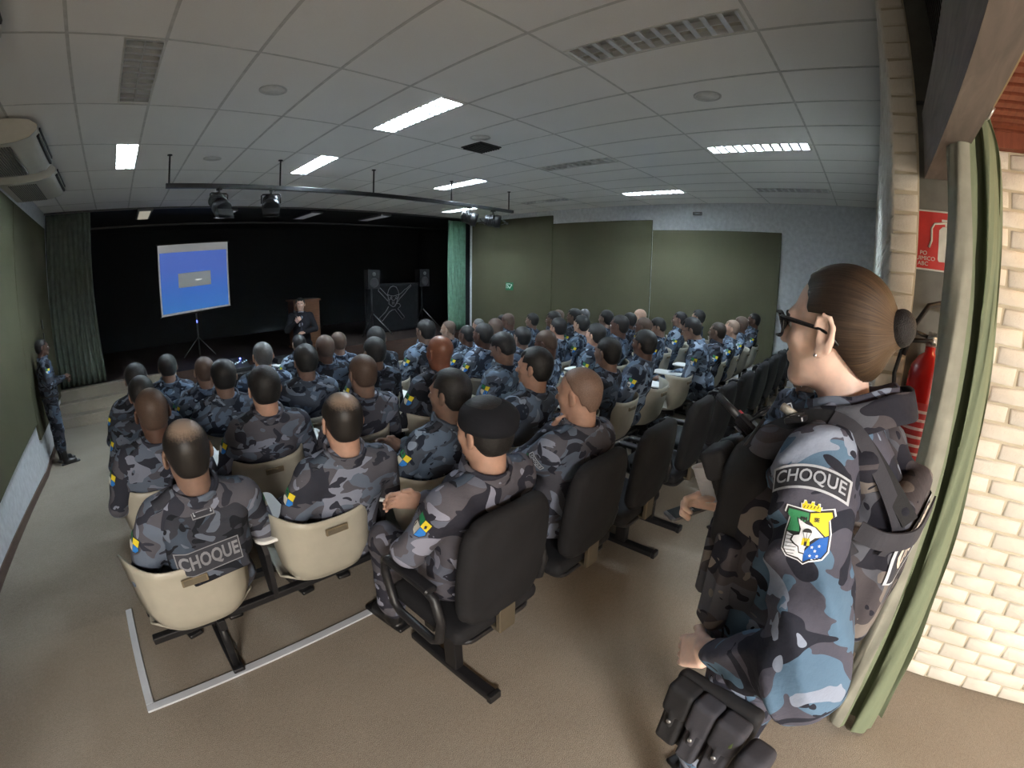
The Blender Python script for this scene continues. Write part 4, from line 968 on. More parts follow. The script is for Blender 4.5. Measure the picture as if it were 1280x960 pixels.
# tactical vest for a seated man
def vest_meshes(P):
    s = SDF(.03); U = lambda x, y, z: P['L'] @ Vector((x, y, z))
    s.rb(U(0, -.018, .85), (.172, .136, .15), .07, k=.02); s.cap(U(-.11, -.05, .985), U(-.13, -.1, .93), .045, .04); s.cap(U(.11, -.05, .985), U(.13, -.1, .93), .045, .04)
    s.cap(U(-.11, -.04, .99), U(-.12, .07, .92), .04); s.cap(U(.11, -.04, .99), U(.12, .07, .92), .04); s.rb(U(0, -.160, .83), (.12, .010, .11), .009, k=.01)
    return s.mesh('tactical_vest', .0105, [CAMOD], fold=.003)
VEST = {0: vest_meshes(POSE[0])}
def word_patch(txt, w, h, bvh, M, parent, frame_m, ink, edge, font=.8, lift=.004, name='name_patch', arc=0.0, label=None):
    """cloth patch with a border and words, laid on the surface"""
    def P(x, y): return (x, y+arc*(1-(2*x/w)**2))
    m = MB(); nx, ny = 24, 8
    m.grid([[(*P(-w/2+w*i/nx, -h/2+h*j/ny), 0) for j in range(ny+1)] for i in range(nx+1)][::-1])
    me = drape(m.mesh(name, frame_m), bvh, M, lift)
    o = link(name, me, parent)
    if label: o['label'] = label
    m = MB(); b = .004 if h < .12 else .006
    per = [P(-w/2+w*i/nx, h/2) for i in range(nx+1)]+[P(w/2, h/2-h*j/ny) for j in range(1, ny+1)]+[P(w/2-w*i/nx, -h/2) for i in range(1, nx+1)]+[P(-w/2, -h/2+h*j/ny) for j in range(1, ny)]
    N = len(per); inn = []
    for x, y in per: t = 1-(2*x/w)**2; xc = max(-w/2+b, min(w/2-b, x)); yl = y-arc*t; yc = max(-h/2+b, min(h/2-b, yl)); inn.append((xc, yc+arc*(1-(2*xc/w)**2)))
    vs = [(x, y, 0) for x, y in per]+[(x, y, 0) for x, y in inn]
    m.add(vs, [(i, (i+1) % N, N+(i+1) % N, N+i)[::-1] for i in range(N)]); me = drape(m.mesh('patch_border', edge), bvh, M, lift+.001); link('patch_border', me, o)
    me = text_mesh(txt, h*font, .0003, 1.02, .0004 if arc else h*.022); xs = [v.co.x for v in me.vertices]; sx = (w-4*b)/(max(xs)-min(xs)); x0 = (max(xs)+min(xs))/2
    ys = [v.co.y for v in me.vertices]; y0 = (max(ys)+min(ys))/2
    bm = bmesh.new(); bm.from_mesh(me); bmesh.ops.triangulate(bm, faces=bm.faces[:])
    for _ in range(2):
        lg = [e for e in bm.edges if e.calc_length() > h*.16]
        if lg: bmesh.ops.subdivide_edges(bm, edges=lg, cuts=1); bmesh.ops.triangulate(bm, faces=bm.faces[:])
    bm.to_mesh(me); bm.free()
    for v in me.vertices: x = (v.co.x-x0)*sx; v.co.x, v.co.y = P(x, v.co.y-y0)
    me.materials.append(ink); drape(me, bvh, M, lift+.002); link('lettering', me, o); return o
PATCHBG = plain('dark_patch_cloth', lin(52, 54, 62), .85); PATCHINK = plain('grey_patch_thread', lin(176, 182, 192), .8); PATCHED = plain('pale_patch_edge', lin(186, 192, 200), .8); PATCHGREY = plain('dim_grey_print', lin(128, 130, 136), .8)

# pixel-free list: row, x, y of the head, height of the head above the floor, pose, skin, hair, cloth, turn, extras, label
PPL = [
 (0, 1.05, 1.10, 1.20, 6, 'l', 'k:full', 2, 0, 'beret', 'man in a black beret seated on the nearest black padded chair'),
 (0, 1.68, 1.13, 1.21, 4, 'l', 't:rece', 0, 4, '', 'balding fair man on the second black chair holding a hand to his chin'),
 (1, .15, 1.69, 1.173, 0, 'm', 'x:bald', 0, -6, 'vest', 'man with a bald crown and a CHOQUE back patch on the nearest cream seat'),
 (1, .78, 1.67, 1.16, 0, 'l', 'x:bald', 0, 0, '', 'man with a thinning crown on the second nearest cream seat'),
 (1, 1.36, 1.67, 1.167, 2, 'm', 'k:full', 1, -4, '', 'dark haired man just left of and beyond the man in the beret'),
 (1, 2.05, 1.71, 1.19, 2, 'l', 'k:full', 1, -2, '', 'dark haired man seated between the beret and the shiny bald head'),
 (1, 2.88, 1.70, 1.184, 3, 'm', 'k:crop', 3, -13, '', 'man in profile with cropped hair and dark jacket, two seats right of the chin-holding man'),
 (1, 3.50, 1.71, 1.187, 3, 'd', 'k:full', 1, -12, '', 'dark skinned man in profile at the left end of the empty cream seats'),
 (1, 4.75, 1.76, 1.22, 5, 'm', 'k:full', 1, -14, 'glasses', 'man with glasses leaning forward in the middle of the rear cream row'),
 (1, 5.40, 1.66, 1.16, 3, 'm', 'b:crop', 3, -19, '', 'man with cropped brown hair right of the leaning man with glasses'),
 (1, 6.02, 1.66, 1.159, 0, 'l', 't:crop', 1, -16, '', 'fair shaven-headed man near the right end of the rear cream row'),
 (1, 6.60, 1.69, 1.178, 0, 'd', 's:crop', 1, -21, '', 'man half hidden between two others near the right end of the rear cream row'),
 (1, 7.51, 1.71, 1.187, 0, 'd', 'k:crop', 3, -17, '', 'dark skinned man in a dark jacket, last on the right of the rear cream row'),
 (2, .08, 2.43, 1.158, 0, 'd', 's:crop', 0, -8, '', 'broad man with a reddish-brown shaven head, second row, left end'),
 (2, .69, 2.45, 1.167, 0, 'l', 'k:full', 0, -1, '', 'black haired man seen squarely from behind, second row, right of the shaven left end man'),
 (2, 1.30, 2.43, 1.153, 0, 'm', 's:crop', 0, -3, '', 'brown shaven-headed man, third in the second row from the left'),
 (2, 1.94, 2.48, 1.195, 0, 'r', 's:crop', 3, -5, 'bald', 'man whose shiny bald head catches the light mid audience'),
 (2, 2.53, 2.44, 1.164, 1, 'm', 'k:full', 1, -14, '', 'dark haired man bowing his head, just right of the shiny bald man'),
 (2, 3.05, 2.42, 1.145, 1, 'd', 's:crop', 1, -13, '', 'dark shaven-headed man looking down, second row, left of the profile men'),
 (2, 3.86, 2.43, 1.152, 3, 'l', 'k:full', 1, -16, '', 'fair man in profile with black hair, second row before the first profile man'),
 (2, 4.44, 2.49, 1.20, 0, 'd', 'k:crop', 1, -14, '', 'broad dark haired man in the second row behind the empty cream seats'),
 (2, 4.94, 2.44, 1.158, 0, 'd', 's:crop', 1, -14, '', 'dark man with a round cropped head before the first empty cream seats'),
 (2, 5.30, 2.41, 1.137, 1, 'm', 'k:full', 1, -18, '', 'man with his head bowed left of the leaning man with glasses'),
 (2, 6.14, 2.46, 1.18, 0, 'm', 'k:crop', 1, -16, '', 'man with glasses partly hidden beyond the leaning man'),
 (2, 6.91, 2.46, 1.18, 3, 'l', 'k:full', 3, -21, '', 'dark haired man in profile seen above the leaning man with glasses'),
 (3, .06, 3.24, 1.146, 1, 'm', 'k:full', 3, -4, '', 'dark haired man in the third row at the left end, bending down'),
 (3, .63, 3.25, 1.171, 0, 'm', 'k:full', 1, -2, '', 'dark haired man turned slightly left, third row, second from the left end'),
 (3, 1.26, 3.26, 1.19, 0, 'm', 'k:full', 1, -1, '', 'dark haired man in pale blue-grey camouflage, third row, third from the left'),
 (3, 1.86, 3.25, 1.178, 0, 'm', 'k:full', 3, -3, 'vest', 'dark haired man in a black vest with pale letters, third row'),
 (3, 3.10, 3.26, 1.195, 0, 'd', 'k:crop', 1, -13, '', 'tall dark haired man in blue-grey camouflage left of centre, third row'),
 (3, 3.64, 3.22, 1.12, 3, 'm', 'k:full', 3, -13, '', 'small man in profile with black hair, third row centre'),
 (3, 4.32, 3.25, 1.173, 3, 'l', 'k:full', 1, -14, '', 'man in profile with short black hair and open collar, third row right of centre'),
 (3, 4.81, 3.25, 1.178, 3, 'l', 'k:full', 1, -18, '', 'fair man in profile directly beyond the broad dark haired man'),
 (3, 5.45, 3.27, 1.22, 3, 'm', 'k:crop', 1, -15, '', 'upright man with dark hair in front of the second wall panel'),
 (3, 6.08, 3.24, 1.156, 0, 'd', 'k:full', 3, -17, '', 'man half hidden left of the pale bald head in the third row'),
 (3, 6.45, 3.26, 1.199, 0, 'p', 't:crop', 1, -16, 'bald', 'man with a pale bald head before the seam of the wall panels'),
 (4, .05, 4.01, 1.198, 0, 'm', 'k:full', 3, -1, '', 'dark haired man in the fourth row at the left end, beside the steps'),
 (4, .62, 4.00, 1.171, 0, 'm', 's:crop', 1, -1, '', 'shaven-headed man in the fourth row left of the blue mixer lights'),
 (4, 1.15, 4.02, 1.22, 0, 'l', 'g:crop', 1, -2, '', 'man with short grey hair in front of the equipment table'),
 (4, 1.76, 4.02, 1.213, 0, 'd', 's:crop', 3, -2, '', 'dark shaven-headed man right below the speaker in the suit'),
 (4, 2.33, 4.02, 1.232, 3, 'm', 'k:full', 3, -4, '', 'dark haired man facing the stage just beyond the black vest with letters'),
 (4, 2.95, 4.02, 1.252, 0, 'm', 'k:full', 1, -12, 'vest', 'tall man with a vest against the dark stage front, fourth row centre'),
 (4, 3.53, 3.99, 1.153, 0, 'd', 'k:crop', 1, -15, '', 'man with cropped hair just below the foot of the green stage curtain'),
 (4, 4.02, 4.01, 1.20, 0, 'm', 's:crop', 1, -12, '', 'brown shaven man right of the green stage curtain, fourth row'),
 (4, 5.22, 4.02, 1.224, 0, 'd', 'k:full', 3, -18, '', 'dark man in a dark vest at the middle of the fourth row'),
 (4, 5.74, 4.02, 1.242, 0, 'm', 'k:full', 3, -18, '', 'dark haired man at the right end of the fourth row, before the second panel'),
 (5, .38, 4.81, 1.203, 0, 'm', 'k:full', 1, -3, '', 'dark haired man in the fifth row left of the mixer, head turned right'),
 (5, 2.28, 4.81, 1.201, 0, 'm', 's:crop', 1, -1, '', 'shaven man in blue-grey camouflage in the fifth row left, beyond his shaven neighbour'),
 (5, 3.92, 4.81, 1.194, 4, 'm', 's:rece', 1, -20, '', 'man holding a hand to his face in front of the green stage curtain'),
 (5, 5.11, 4.81, 1.218, 1, 'd', 's:crop', 1, -17, '', 'shaven-headed man looking down in front of the first wall panel'),
 (5, 5.68, 4.81, 1.193, 0, 'm', 'k:full', 1, -19, '', 'dark haired man alone in front of the first wall panel seam'),
 (5, 6.38, 4.81, 1.219, 0, 'd', 's:crop', 3, -19, '', 'shaven man in the fifth row beyond the dark vest, second panel'),
 (5, 7.21, 4.81, 1.205, 3, 'p', 'g:crop', 1, -21, '', 'grey haired man in the fifth row, farthest to the right'),
 (6, 2.10, 5.61, 1.20, 0, 'm', 'k:crop', 1, -2, '', 'man in pale camouflage in the front row, directly below the speaker in the suit'),
 (6, 5.22, 5.60, 1.156, 0, 'l', 'g:crop', 1, -17, '', 'grey haired man in the front row near the green curtain foot'),
 (6, 5.79, 5.60, 1.184, 0, 'd', 'k:crop', 3, -15, '', 'dark haired man in the front row before the first wall panel'),
]
CL = {0: CAMO, 1: CAMOB, 2: CAMOBR, 3: CAMOD}
def setmat(o, m):
    o.material_slots[0].link = 'OBJECT'; o.material_slots[0].material = m
def beret_mesh():
    s = SDF(.02); s.ell((0, -.02, .060), (.094, .108, .066), rot=Matrix.Rotation(.18, 3, 'X')); s.ell((.03, -.015, .070), (.090, .095, .055), rot=Matrix.Rotation(.35, 3, 'Y')); s.tor((0, -.013, .042), .083, .013, rot=Matrix.Rotation(.10, 3, 'X')); s.ell((0, -.02, .04), (.08, .095, .05))
    s.ell((0, -.006, -.01), (.079, .096, .05), sub=True, k=.004); return s.mesh('beret', .0055, [m_cloth('black_wool', (.012, .013, .017), .95)])
BERET = None
for n, (row, x, y, h, po, sk, hr, cl, az, ex, lb) in enumerate(PPL):
    P = POSE[po]; hz = P['head'].z; sc = h/hz; a = -R(az); fz = floor_z(y); ho = Matrix.Rotation(a, 3, 'Z') @ Vector((P['head'].x*sc, P['head'].y*sc, 0))
    t = thing('person', lb, 'person', (x-ho.x, y-ho.y, fz), a, 'seated audience in camouflage uniforms'); t.scale = (sc, sc, sc)
    b = link('body', P['body'], t); setmat(b, SK[sk]); face(b, P['HM'])
    j = link('jacket', P['jacket'], t); setmat(j, CL[cl]); c = link('collar', P['collar'], j); setmat(c, CL[cl])
    link('sleeve_badge', P['badge-1'], j); link('sleeve_badge', P['badge1'], j); link('shoulder_strap', P['strap-1'], j); link('shoulder_strap', P['strap1'], j)
    tr = link('trousers', P['trousers'], t); setmat(tr, CL[cl])
    for q in (-1, 1): link('boot', BOOT, t, (q*.13, .44, 0), (0, 0, -q*.12))
    hk, ht = hr.split(':')
    if ex != 'bald':
        o = link('hair', HAIR[ht], t); o.matrix_local = P['HM']; setmat(o, HR[hk])
    if 'glasses' in ex:
        m = MB()
        for q in (-1, 1):
            pts = [(q*.031+.023*cos(u), .100, .004+.016*sin(u)) for u in np.linspace(0, 2*pi, 14)[:-1]]; m.tube(pts, .0018, 6, closed=True); m.tube([(q*.054, .098, .008), (q*.076, .04, .008), (q*.08, -.01, .004)], .0018, 6)
        m.tube([(-.009, .101, .006), (.009, .101, .006)], .0018, 6); o = m.build('glasses', BLACK, t); o.matrix_local = P['HM']
    if ex == 'vest' and po == 0:
        v = link('tactical_vest', VEST[0], t); bv = bvh_of(VEST[0])
        M = Matrix.Translation((-.03, -.34, .785)) @ Matrix(((1, 0, 0), (0, 0, -1), (0, 1, 0))).to_4x4()
        word_patch('CHOQUE', .25, .098, bv, M, v, PATCHBG, PATCHGREY, PATCHGREY, .76)
        if n == 2:
            M = Matrix.Translation((-.01, -.34, .965)) @ Matrix(((1, 0, 0), (0, 0, -1), (0, 1, 0))).to_4x4(); word_patch('[ ==== ]', .085, .045, bv, M, v, PATCHBG, PATCHINK, PATCHGREY, .55, name='small_label')
    if ex == 'beret':
        o = link('beret', beret_mesh(), t); o.matrix_local = P['HM'] @ Matrix.Translation((0, -.004, -.012))
        m = MB(); m.tube([(-.03, -.115, .028), (.02, -.119, .03), (.06, -.098, .045)], .0016, 6); m.build('seam_cord', plain('beret_cord', (.3, .3, .32), .5), o)
    # arc and curved unit badge for the near sleeves
    if n in (1,):
        bv = bvh_of(P['jacket']); M = sleeve_frame(P['A'][-1][0], P['A'][-1][1], -1, .16, -.5); word_patch('CHOQUE', .085, .03, bv, M, j, PATCHBG, PATCHINK, PATCHED, .66, .003, 'sleeve_patch')
# papers and small things lying on laps and tablets
def sheet(x, y, z, rz, rx, label, w=.21, l=.29):
    m = MB(); m.grid([[(-w/2+w*i/4, -l/2+l*j/5, .004*sin(i*.9)*(j/5)) for j in range(6)] for i in range(5)][::-1]); o = m.build('paper_sheet', PAPER, None, (x, y, z), (rx, 0, rz)); solidify(o, .0008); tag(o, label, 'paper', 'sheets of paper held in the audience')
sheet(.40, 2.82, floor_z(2.8)+.70, .4, .6, 'white sheet of paper beside the reddish shaven-headed man at left', .16, .22)
sheet(2.35, 2.75, floor_z(2.8)+.69, .2, .2, 'white paper on the lap of the shiny bald man', .2, .26)
sheet(2.15, 3.55, floor_z(3.6)+.72, .3, .3, 'white paper right of the man in the vest with letters')
# ---- man in a dark suit speaking, and the man leaning by the left wall
def standing(name, lb, loc, rz, pose, cloths, sk, hairk, H=1.75, suit=False):
    t = thing('person', lb, 'person', loc, rz); k = H/1.75; S = Matrix.Scale(k, 4); t.scale = (k, k, k)
    hc = Vector((0, .01, 1.635)); HM = Matrix.Translation(hc) @ Euler(pose.get('head', (0, 0, 0))).to_matrix().to_4x4()
    A = {}
    for q in (-1, 1): A[q] = (Vector((q*.185, 0, 1.42)), Vector(pose['el'][q]), Vector(pose['wr'][q]))
    s = SDF(.02); head_sdf(s, HM); s.cap((0, -.015, 1.44), HM @ Vector((0, -.02, -.05)), .06, .052, k=.03); s.cap((-.15, 0, 1.41), (.15, 0, 1.41), .05, k=.04); s.cap((0, 0, 1.4), (0, 0, 1.0), .07, .08)
    for q in (-1, 1): s.cap(A[q][0], A[q][1], .036, .03); s.cap(A[q][1], A[q][2], .03, .024); hand(s, arm_matrix(A[q][1], A[q][2], 0, pose['back'][q]), q, pose.get('curl', .9)); s.chain([V(q*.09, 0, .92), V(q*.10, .01, .50), V(q*.10, -.01, .08)], [.06, .045, .035])
    b = link('body', s.mesh('body', .0065, [SK[sk]]), t)
    face(b, HM)
    s = SDF(.04); s.ell((0, 0, 1.0), (.17, .13, .17)); s.ell((0, .0, 1.15), (.165, .125, .18)); s.ell((0, .0, 1.30), (.195, .13, .16)); s.cap((-.155, -.005, 1.42), (.155, -.005, 1.42), .062, k=.05); s.cap((-.06, -.01, 1.455), (.06, -.01, 1.455), .05, k=.05)
    for q in (-1, 1): w2 = A[q][1].lerp(A[q][2], .92); s.chain([Vector((q*.175, 0, 1.415)), A[q][1]], [.070, .056], k=.03); s.chain([A[q][1], w2], [.056, .042], k=.02)
    if suit: s.rb((0, .0, .90), (.17, .125, .10), .06, k=.03); s.cap((0, .17, 1.40), (0, .15, 1.12), .030, .012, k=.01, sub=True)
    j = link('suit_jacket' if suit else 'jacket', s.mesh('jacket', .011, [cloths[0]], fold=.007 if suit else .012, fscale=9), t)
    if suit:
        s = SDF(.01); s.ell((0, .015, 1.28), (.13, .113, .18)); s.tor((0, -.005, 1.485), .062, .009, rot=Matrix.Rotation(.2, 3, 'X')); link('shirt', s.mesh('shirt', .009, [cloths[2]]), t)
        m = MB(); m.grid([[(-.010-.012*u+(.020+.024*u)*v, .128+.012*sin(pi*u)-.03*(1-u)*.8, 1.455-.36*u) for v in (0, .5, 1)] for u in np.linspace(0, 1, 9)][::-1]); o = m.build('tie', m_cloth('dark_tie', (.02, .02, .03)), t); solidify(o, .004)
    else:
        s = SDF(.01)
        for rr, dz in ((.079, -.02), (.077, 0), (.076, .014)): s.tor((0, -.01, 1.50+dz), rr, .0085, rot=Matrix.Rotation(.18, 3, 'X'), k=.012)
        c = link('collar', s.mesh('collar', .007, [cloths[0]]), j)
        bv = bvh_of(j.data)
        for q in (-1, 1): link('sleeve_badge', drape(badge_mesh(1.1), bv, sleeve_frame(A[q][0], A[q][1], q, .34), .002), j)
    s = SDF(.035); s.ell((0, 0, .93), (.165, .125, .11))
    for q in (-1, 1): s.chain([V(q*.09, 0, .88), V(q*.105, .01, .50), V(q*.10, -.01, .10 if suit else .22)], [.098, .072, .060], k=.02)
    link('trousers', s.mesh('trousers', .012, [cloths[1]], fold=.009, fscale=8), t)
    if not suit:
        m = MB(); m.tube([(.155*cos(u), .122*sin(u), .985) for u in np.linspace(0, 2*pi, 33)[:-1]], .02, 8, closed=True); m.build('belt', BLACK, t)
    for q in (-1, 1): link('boot', BOOT, t, (q*.10, -.0, 0), (0, 0, -q*.15))
    o = link('hair', HAIR[hairk[1]], t); o.matrix_local = HM; setmat(o, HR[hairk[0]])
    return t, HM, A
SUIT = m_cloth('black_suit_wool', (.012, .012, .016), .8); SHIRT = m_cloth('pale_shirt', (.34, .36, .42), .8)
ty = 8.35
t, HM, A = standing('speaker', 'man in a dark suit and tie speaking into a microphone before the lectern', (3.20, ty, floor_z(ty)), R(158), dict(el={-1: (-.27, .06, 1.16), 1: (.27, .06, 1.16)}, wr={-1: (-.05, .25, 1.13), 1: (.09, .21, 1.33)}, back={-1: (0, .5, 1), 1: (.3, 1, 0)}, curl=1.2), (SUIT, SUIT, SHIRT), 'p', ('k', 'full'), 1.74, True)
m = MB(); m.tube([(0, 0, 0), (0, 0, .14)], [.010, .013], 10); m.lathe([(.013, .14), (.024, .155), (.026, .175), (.018, .195), (.004, .20)], n=16)
o = m.build('microphone', METALBLK, None, (0, 0, 0)); kk = 1.74/1.75
M0 = Matrix.Translation((3.20, ty, floor_z(ty))) @ Matrix.Rotation(R(158), 4, 'Z') @ Matrix.Scale(kk, 4)
o.matrix_world = M0 @ Matrix.Translation((.055, .235, 1.36)) @ Matrix.Rotation(.35, 4, 'Y') @ Matrix.Rotation(.25, 4, 'X'); tag(o, 'black microphone held up by the man in the dark suit', 'microphone')
standing('guard', 'man in camouflage standing with his back to the left wall, hands together', (-1.15, 7.02, floor_z(7.02)), R(-68), dict(el={-1: (-.27, -.02, 1.15), 1: (.27, -.02, 1.15)}, wr={-1: (-.03, .25, 1.16), 1: (.04, .27, 1.19)}, back={-1: (0, .6, 1), 1: (0, .6, 1)}, curl=1.1, head=(0, 0, -.1)), (CAMOD, CAMOD), 'd', ('k', 'crop'), 1.66)
# ------------------------------------------------------------ the woman standing at the right
WT = thing('person', 'woman in camouflage and black glasses with hair in a bun, standing at right', 'person', (1.0, .05, 0), -R(15))
WHM = Matrix.Translation((0, .004, 1.676)) @ Matrix.Rotation(R(-1), 4, 'X') @ Matrix.Diagonal((1.04, 1.04, 1.07, 1))
WS_ = {q: Vector((q*.185, -.055, 1.455)) for q in (-1, 1)}
WE = {-1: Vector((-.285, -.175, 1.145)), 1: Vector((.27, .0, 1.15))}
WW = {-1: Vector((-.228, .035, .995)), 1: Vector((.095, .245, 1.165))}
CAMOW = m_camo('large_camouflage_cloth', lin(80, 80, 92), lin(90, 116, 140), lin(42, 44, 54), lin(138, 148, 166), 6.6, rand=False)
CAMOV = m_camo('vest_camouflage_cloth', lin(74, 70, 74), lin(86, 88, 96), lin(40, 40, 48), lin(118, 112, 108), 5.5, rand=False)
SKW = m_skin('fair_skin', lin(238, 208, 192), .45)
s = SDF(.02); head_sdf(s, WHM); s.cap((0, -.055, 1.46), WHM @ Vector((0, -.022, -.05)), .056, .050, k=.03); s.cap((-.15, -.05, 1.43), (.15, -.05, 1.43), .05, k=.04); s.cap((0, -.05, 1.42), (0, -.04, 1.0), .07, .08)
HMW = {-1: arm_matrix(WE[-1], WW[-1]+Vector((.0, .0, -.004)), 0, (-.9, .25, .5)), 1: arm_matrix(WE[1], WW[1], 0, (.6, .2, .5))}
# resting left hand bends down over the pouch
HMW[-1] = Matrix.Translation(WW[-1]) @ Matrix.Rotation(-.12, 4, 'X') @ Matrix.Translation(-WW[-1]) @ HMW[-1]
for q in (-1, 1):
    s.cap(WS_[q], WE[q], .036, .030); s.cap(WE[q], WW[q], .032, .027); hand(s, HMW[q], q, .62 if q == -1 else 1.0)
    s.chain([V(q*.09, -.03, .93), V(q*.10, -.02, .50), V(q*.10, -.03, .08)], [.06, .045, .035])
for q in (-1, 1):
    er = [(.087, -.019, -.032), (.090, -.025, -.012), (.093, -.028, .010), (.093, -.020, .026), (.091, -.006, .030), (.088, .006, .023), (.085, .011, .008)]
    s.ell((q*.0945, -.008, .004), (.0085, .0125, .0215), T=WHM, k=.003, sub=True)
    s.chain([V(q*a, b, c) for a, b, c in er], [.0045, .0042, .0040, .0040, .0040, .0036, .0034], T=WHM, k=.004); s.ell((q*.083, .000, -.034), (.006, .010, .011), T=WHM, k=.005); s.ell((q*.083, .004, -.014), (.005, .005, .009), T=WHM, k=.004)
wb = link('body', s.mesh('body', .0042, [SKW]), WT)
# finger nails
m = MB()
# jacket
s = SDF(.045); s.ell((0, -.035, 1.02), (.19, .15, .18)); s.ell((0, -.04, 1.18), (.185, .15, .18)); s.ell((0, -.05, 1.33), (.20, .150, .16)); s.cap((-.145, -.06, 1.445), (.145, -.06, 1.445), .068, k=.06); s.cap((-.06, -.055, 1.48), (.06, -.055, 1.48), .055, k=.05)
s.ell((0, -.03, .90), (.195, .155, .10))
for q in (-1, 1):
    w2 = WE[q].lerp(WW[q], .80 if q < 0 else .9); s.chain([Vector((q*.18, -.06, 1.44)), WE[q]+Vector((0, -.01, .0))], [.078, .082], k=.03); s.chain([WE[q]+Vector((0, -.01, -.005)), w2], [.082, .050], k=.03)
    s.tor(w2, .040, .012, rot=arm_matrix(WE[q], WW[q]).to_3x3() @ Matrix.Rotation(pi/2, 3, 'X'), k=.008)
JM = s.mesh('jacket', .0080, [CAMOW], fold=.017, fscale=17); wj = link('jacket', JM, WT)
# collar of the jacket (camouflage) and the wider collar of the vest
def band(cx, cy, z0, z1, r0, r1, ry, tilt, mat, name, gap=.35, th=.006, par=None, thick=True):
    rows = []
    for j in range(7):
        t = j/6; row = []
        for i in range(49):
            a = pi/2+gap+(2*pi-2*gap)*i/48; r = r0+(r1-r0)*t+.0015*sin(9*a+3*t)
            y = cy+r*ry*sin(a); row.append((cx+r*cos(a), y, z0+(z1-z0)*t-tilt*(y-cy)+.003*sin(5*a)))
        rows.append(row)
    m = MB(); m.grid(rows); o = m.build(name, mat, par if par is not None else WT); solidify(o, th); return o
c1 = band(0, -.052, 1.505, 1.566, .082, .076, 1.15, .34, CAMOW, 'collar', .30, .007, wj)
# tactical vest: block with arm holes, shoulder yokes, back plate
s = SDF(.03); s.rb((0, -.045, 1.22), (.178, .175, .185), .09, k=.02); s.ell((0, -.05, 1.34), (.165, .168, .11), k=.03)
s.rb((0, -.215, 1.275), (.135, .030, .155), .026, k=.015)
for q in (-1, 1): s.chain([V(q*.105, -.20, 1.36), V(q*.112, -.13, 1.465), V(q*.112, -.04, 1.495), V(q*.108, .06, 1.455), V(q*.10, .13, 1.36)], [.034, .030, .027, .028, .03], k=.02)
VM = s.mesh('tactical_vest', .008, [CAMOV], fold=.003, fscale=11); wv = link('tactical_vest', VM, WT)
c2 = band(0, -.055, 1.492, 1.552, .118, .100, 1.12, .38, CAMOV, 'vest_collar', .42, .011, wv)
WEB = m_cloth('black_webbing', (.022, .022, .024), .7); WEBG = m_cloth('charcoal_webbing', lin(62, 62, 68), .8); GLOSSB = plain('glossy_black_plastic', (.012, .012, .014), .22); BUCK = plain('black_buckle', (.02, .02, .022), .3)
def strap(path, w, name, mat, par, up=None, th=.004):
    """flat ribbon through points with the given width; up = outward hint"""
    P = [Vector(p) for p in path]; fine = []
    for i in range(len(P)-1):
        p0, p1, p2, p3 = P[max(i-1, 0)], P[i], P[i+1], P[min(i+2, len(P)-1)]
        for k in range(6):
            t = k/6; fine.append(.5*((2*p1)+(p2-p0)*t+(2*p0-5*p1+4*p2-p3)*t*t+(3*p1-p0-3*p2+p3)*t**3))
    fine.append(P[-1]); rows = []
    c = Vector((0, -.05, sum(p.z for p in P)/len(P)))
    for i, p in enumerate(fine):
        tg = (fine[min(i+1, len(fine)-1)]-fine[max(i-1, 0)]).normalized(); out = Vector(up) if up else (p-c).normalized(); sd = tg.cross(out).normalized(); rows.append([p-sd*w/2, p, p+sd*w/2])
    m = MB(); m.grid(rows, smooth=False); o = m.build(name, mat, par); solidify(o, th, 0); return o
bvv = bvh_of(VM); bvj = bvh_of(JM)
def on(bv, x, y, z, lift=.006, ax='z'):
    """point on the garment reached from outside along an axis"""
    if ax == 'z': h = bv.ray_cast(Vector((x, y, 2)), Vector((0, 0, -1))); return (h[0]+Vector((0, 0, lift))) if h[0] else Vector((x, y, z))
    if ax == 'l': h = bv.ray_cast(Vector((-1, y, z)), Vector((1, 0, 0))); return (h[0]-Vector((lift, 0, 0))) if h[0] else Vector((x, y, z))
    if ax == 'b': h = bv.ray_cast(Vector((x, -1, z)), Vector((0, 1, 0))); return (h[0]-Vector((0, lift, 0))) if h[0] else Vector((x, y, z))
    if ax == 'f': h = bv.ray_cast(Vector((x, 1, z)), Vector((0, -1, 0))); return (h[0]+Vector((0, lift, 0))) if h[0] else Vector((x, y, z))
# adjustment straps over the shoulder, side strap, back strap
strap([on(bvv, -.125, 0, 1.33, ax='f'), on(bvv, -.118, 0, 1.42, ax='f'), on(bvv, -.118, .03, 1.5), on(bvv, -.118, -.05, 1.5), on(bvv, -.122, -.12, 1.5), on(bvv, -.125, 0, 1.40, ax='b')], .032, 'shoulder_webbing', WEB, wv)
strap([on(bvv, -.12, -.055, 1.5, .012), on(bvv, -.125, -.12, 1.46, .012), on(bvv, -.135, 0, 1.39, .012, 'b'), on(bvv, -.14, 0, 1.33, .010, 'b')], .028, 'rear_webbing', WEBG, wv)
m = MB(); p = on(bvv, -.118, .01, 1.5, .010); m.rbox((-.027, -.02, -.004), (.027, .02, .008), .005, M=Matrix.Translation(p) @ Matrix.Rotation(-.35, 4, 'X')); m.rbox((-.022, -.012, .007), (.022, .010, .011), .003, M=Matrix.Translation(p) @ Matrix.Rotation(-.35, 4, 'X')); m.build('buckle', BUCK, wv)
strap([(-.196, -.17, 1.385), (-.18, -.215, 1.375), (-.12, -.256, 1.372), (-.03, -.262, 1.378), (.05, -.262, 1.38)], .034, 'back_webbing', WEBG, wv)

strap([(-.185, -.17, 1.33), (-.205, -.12, 1.38), (-.20, -.09, 1.42), (-.165, -.05, 1.50)], .032, 'arm_hole_piping', WEBG, wv)
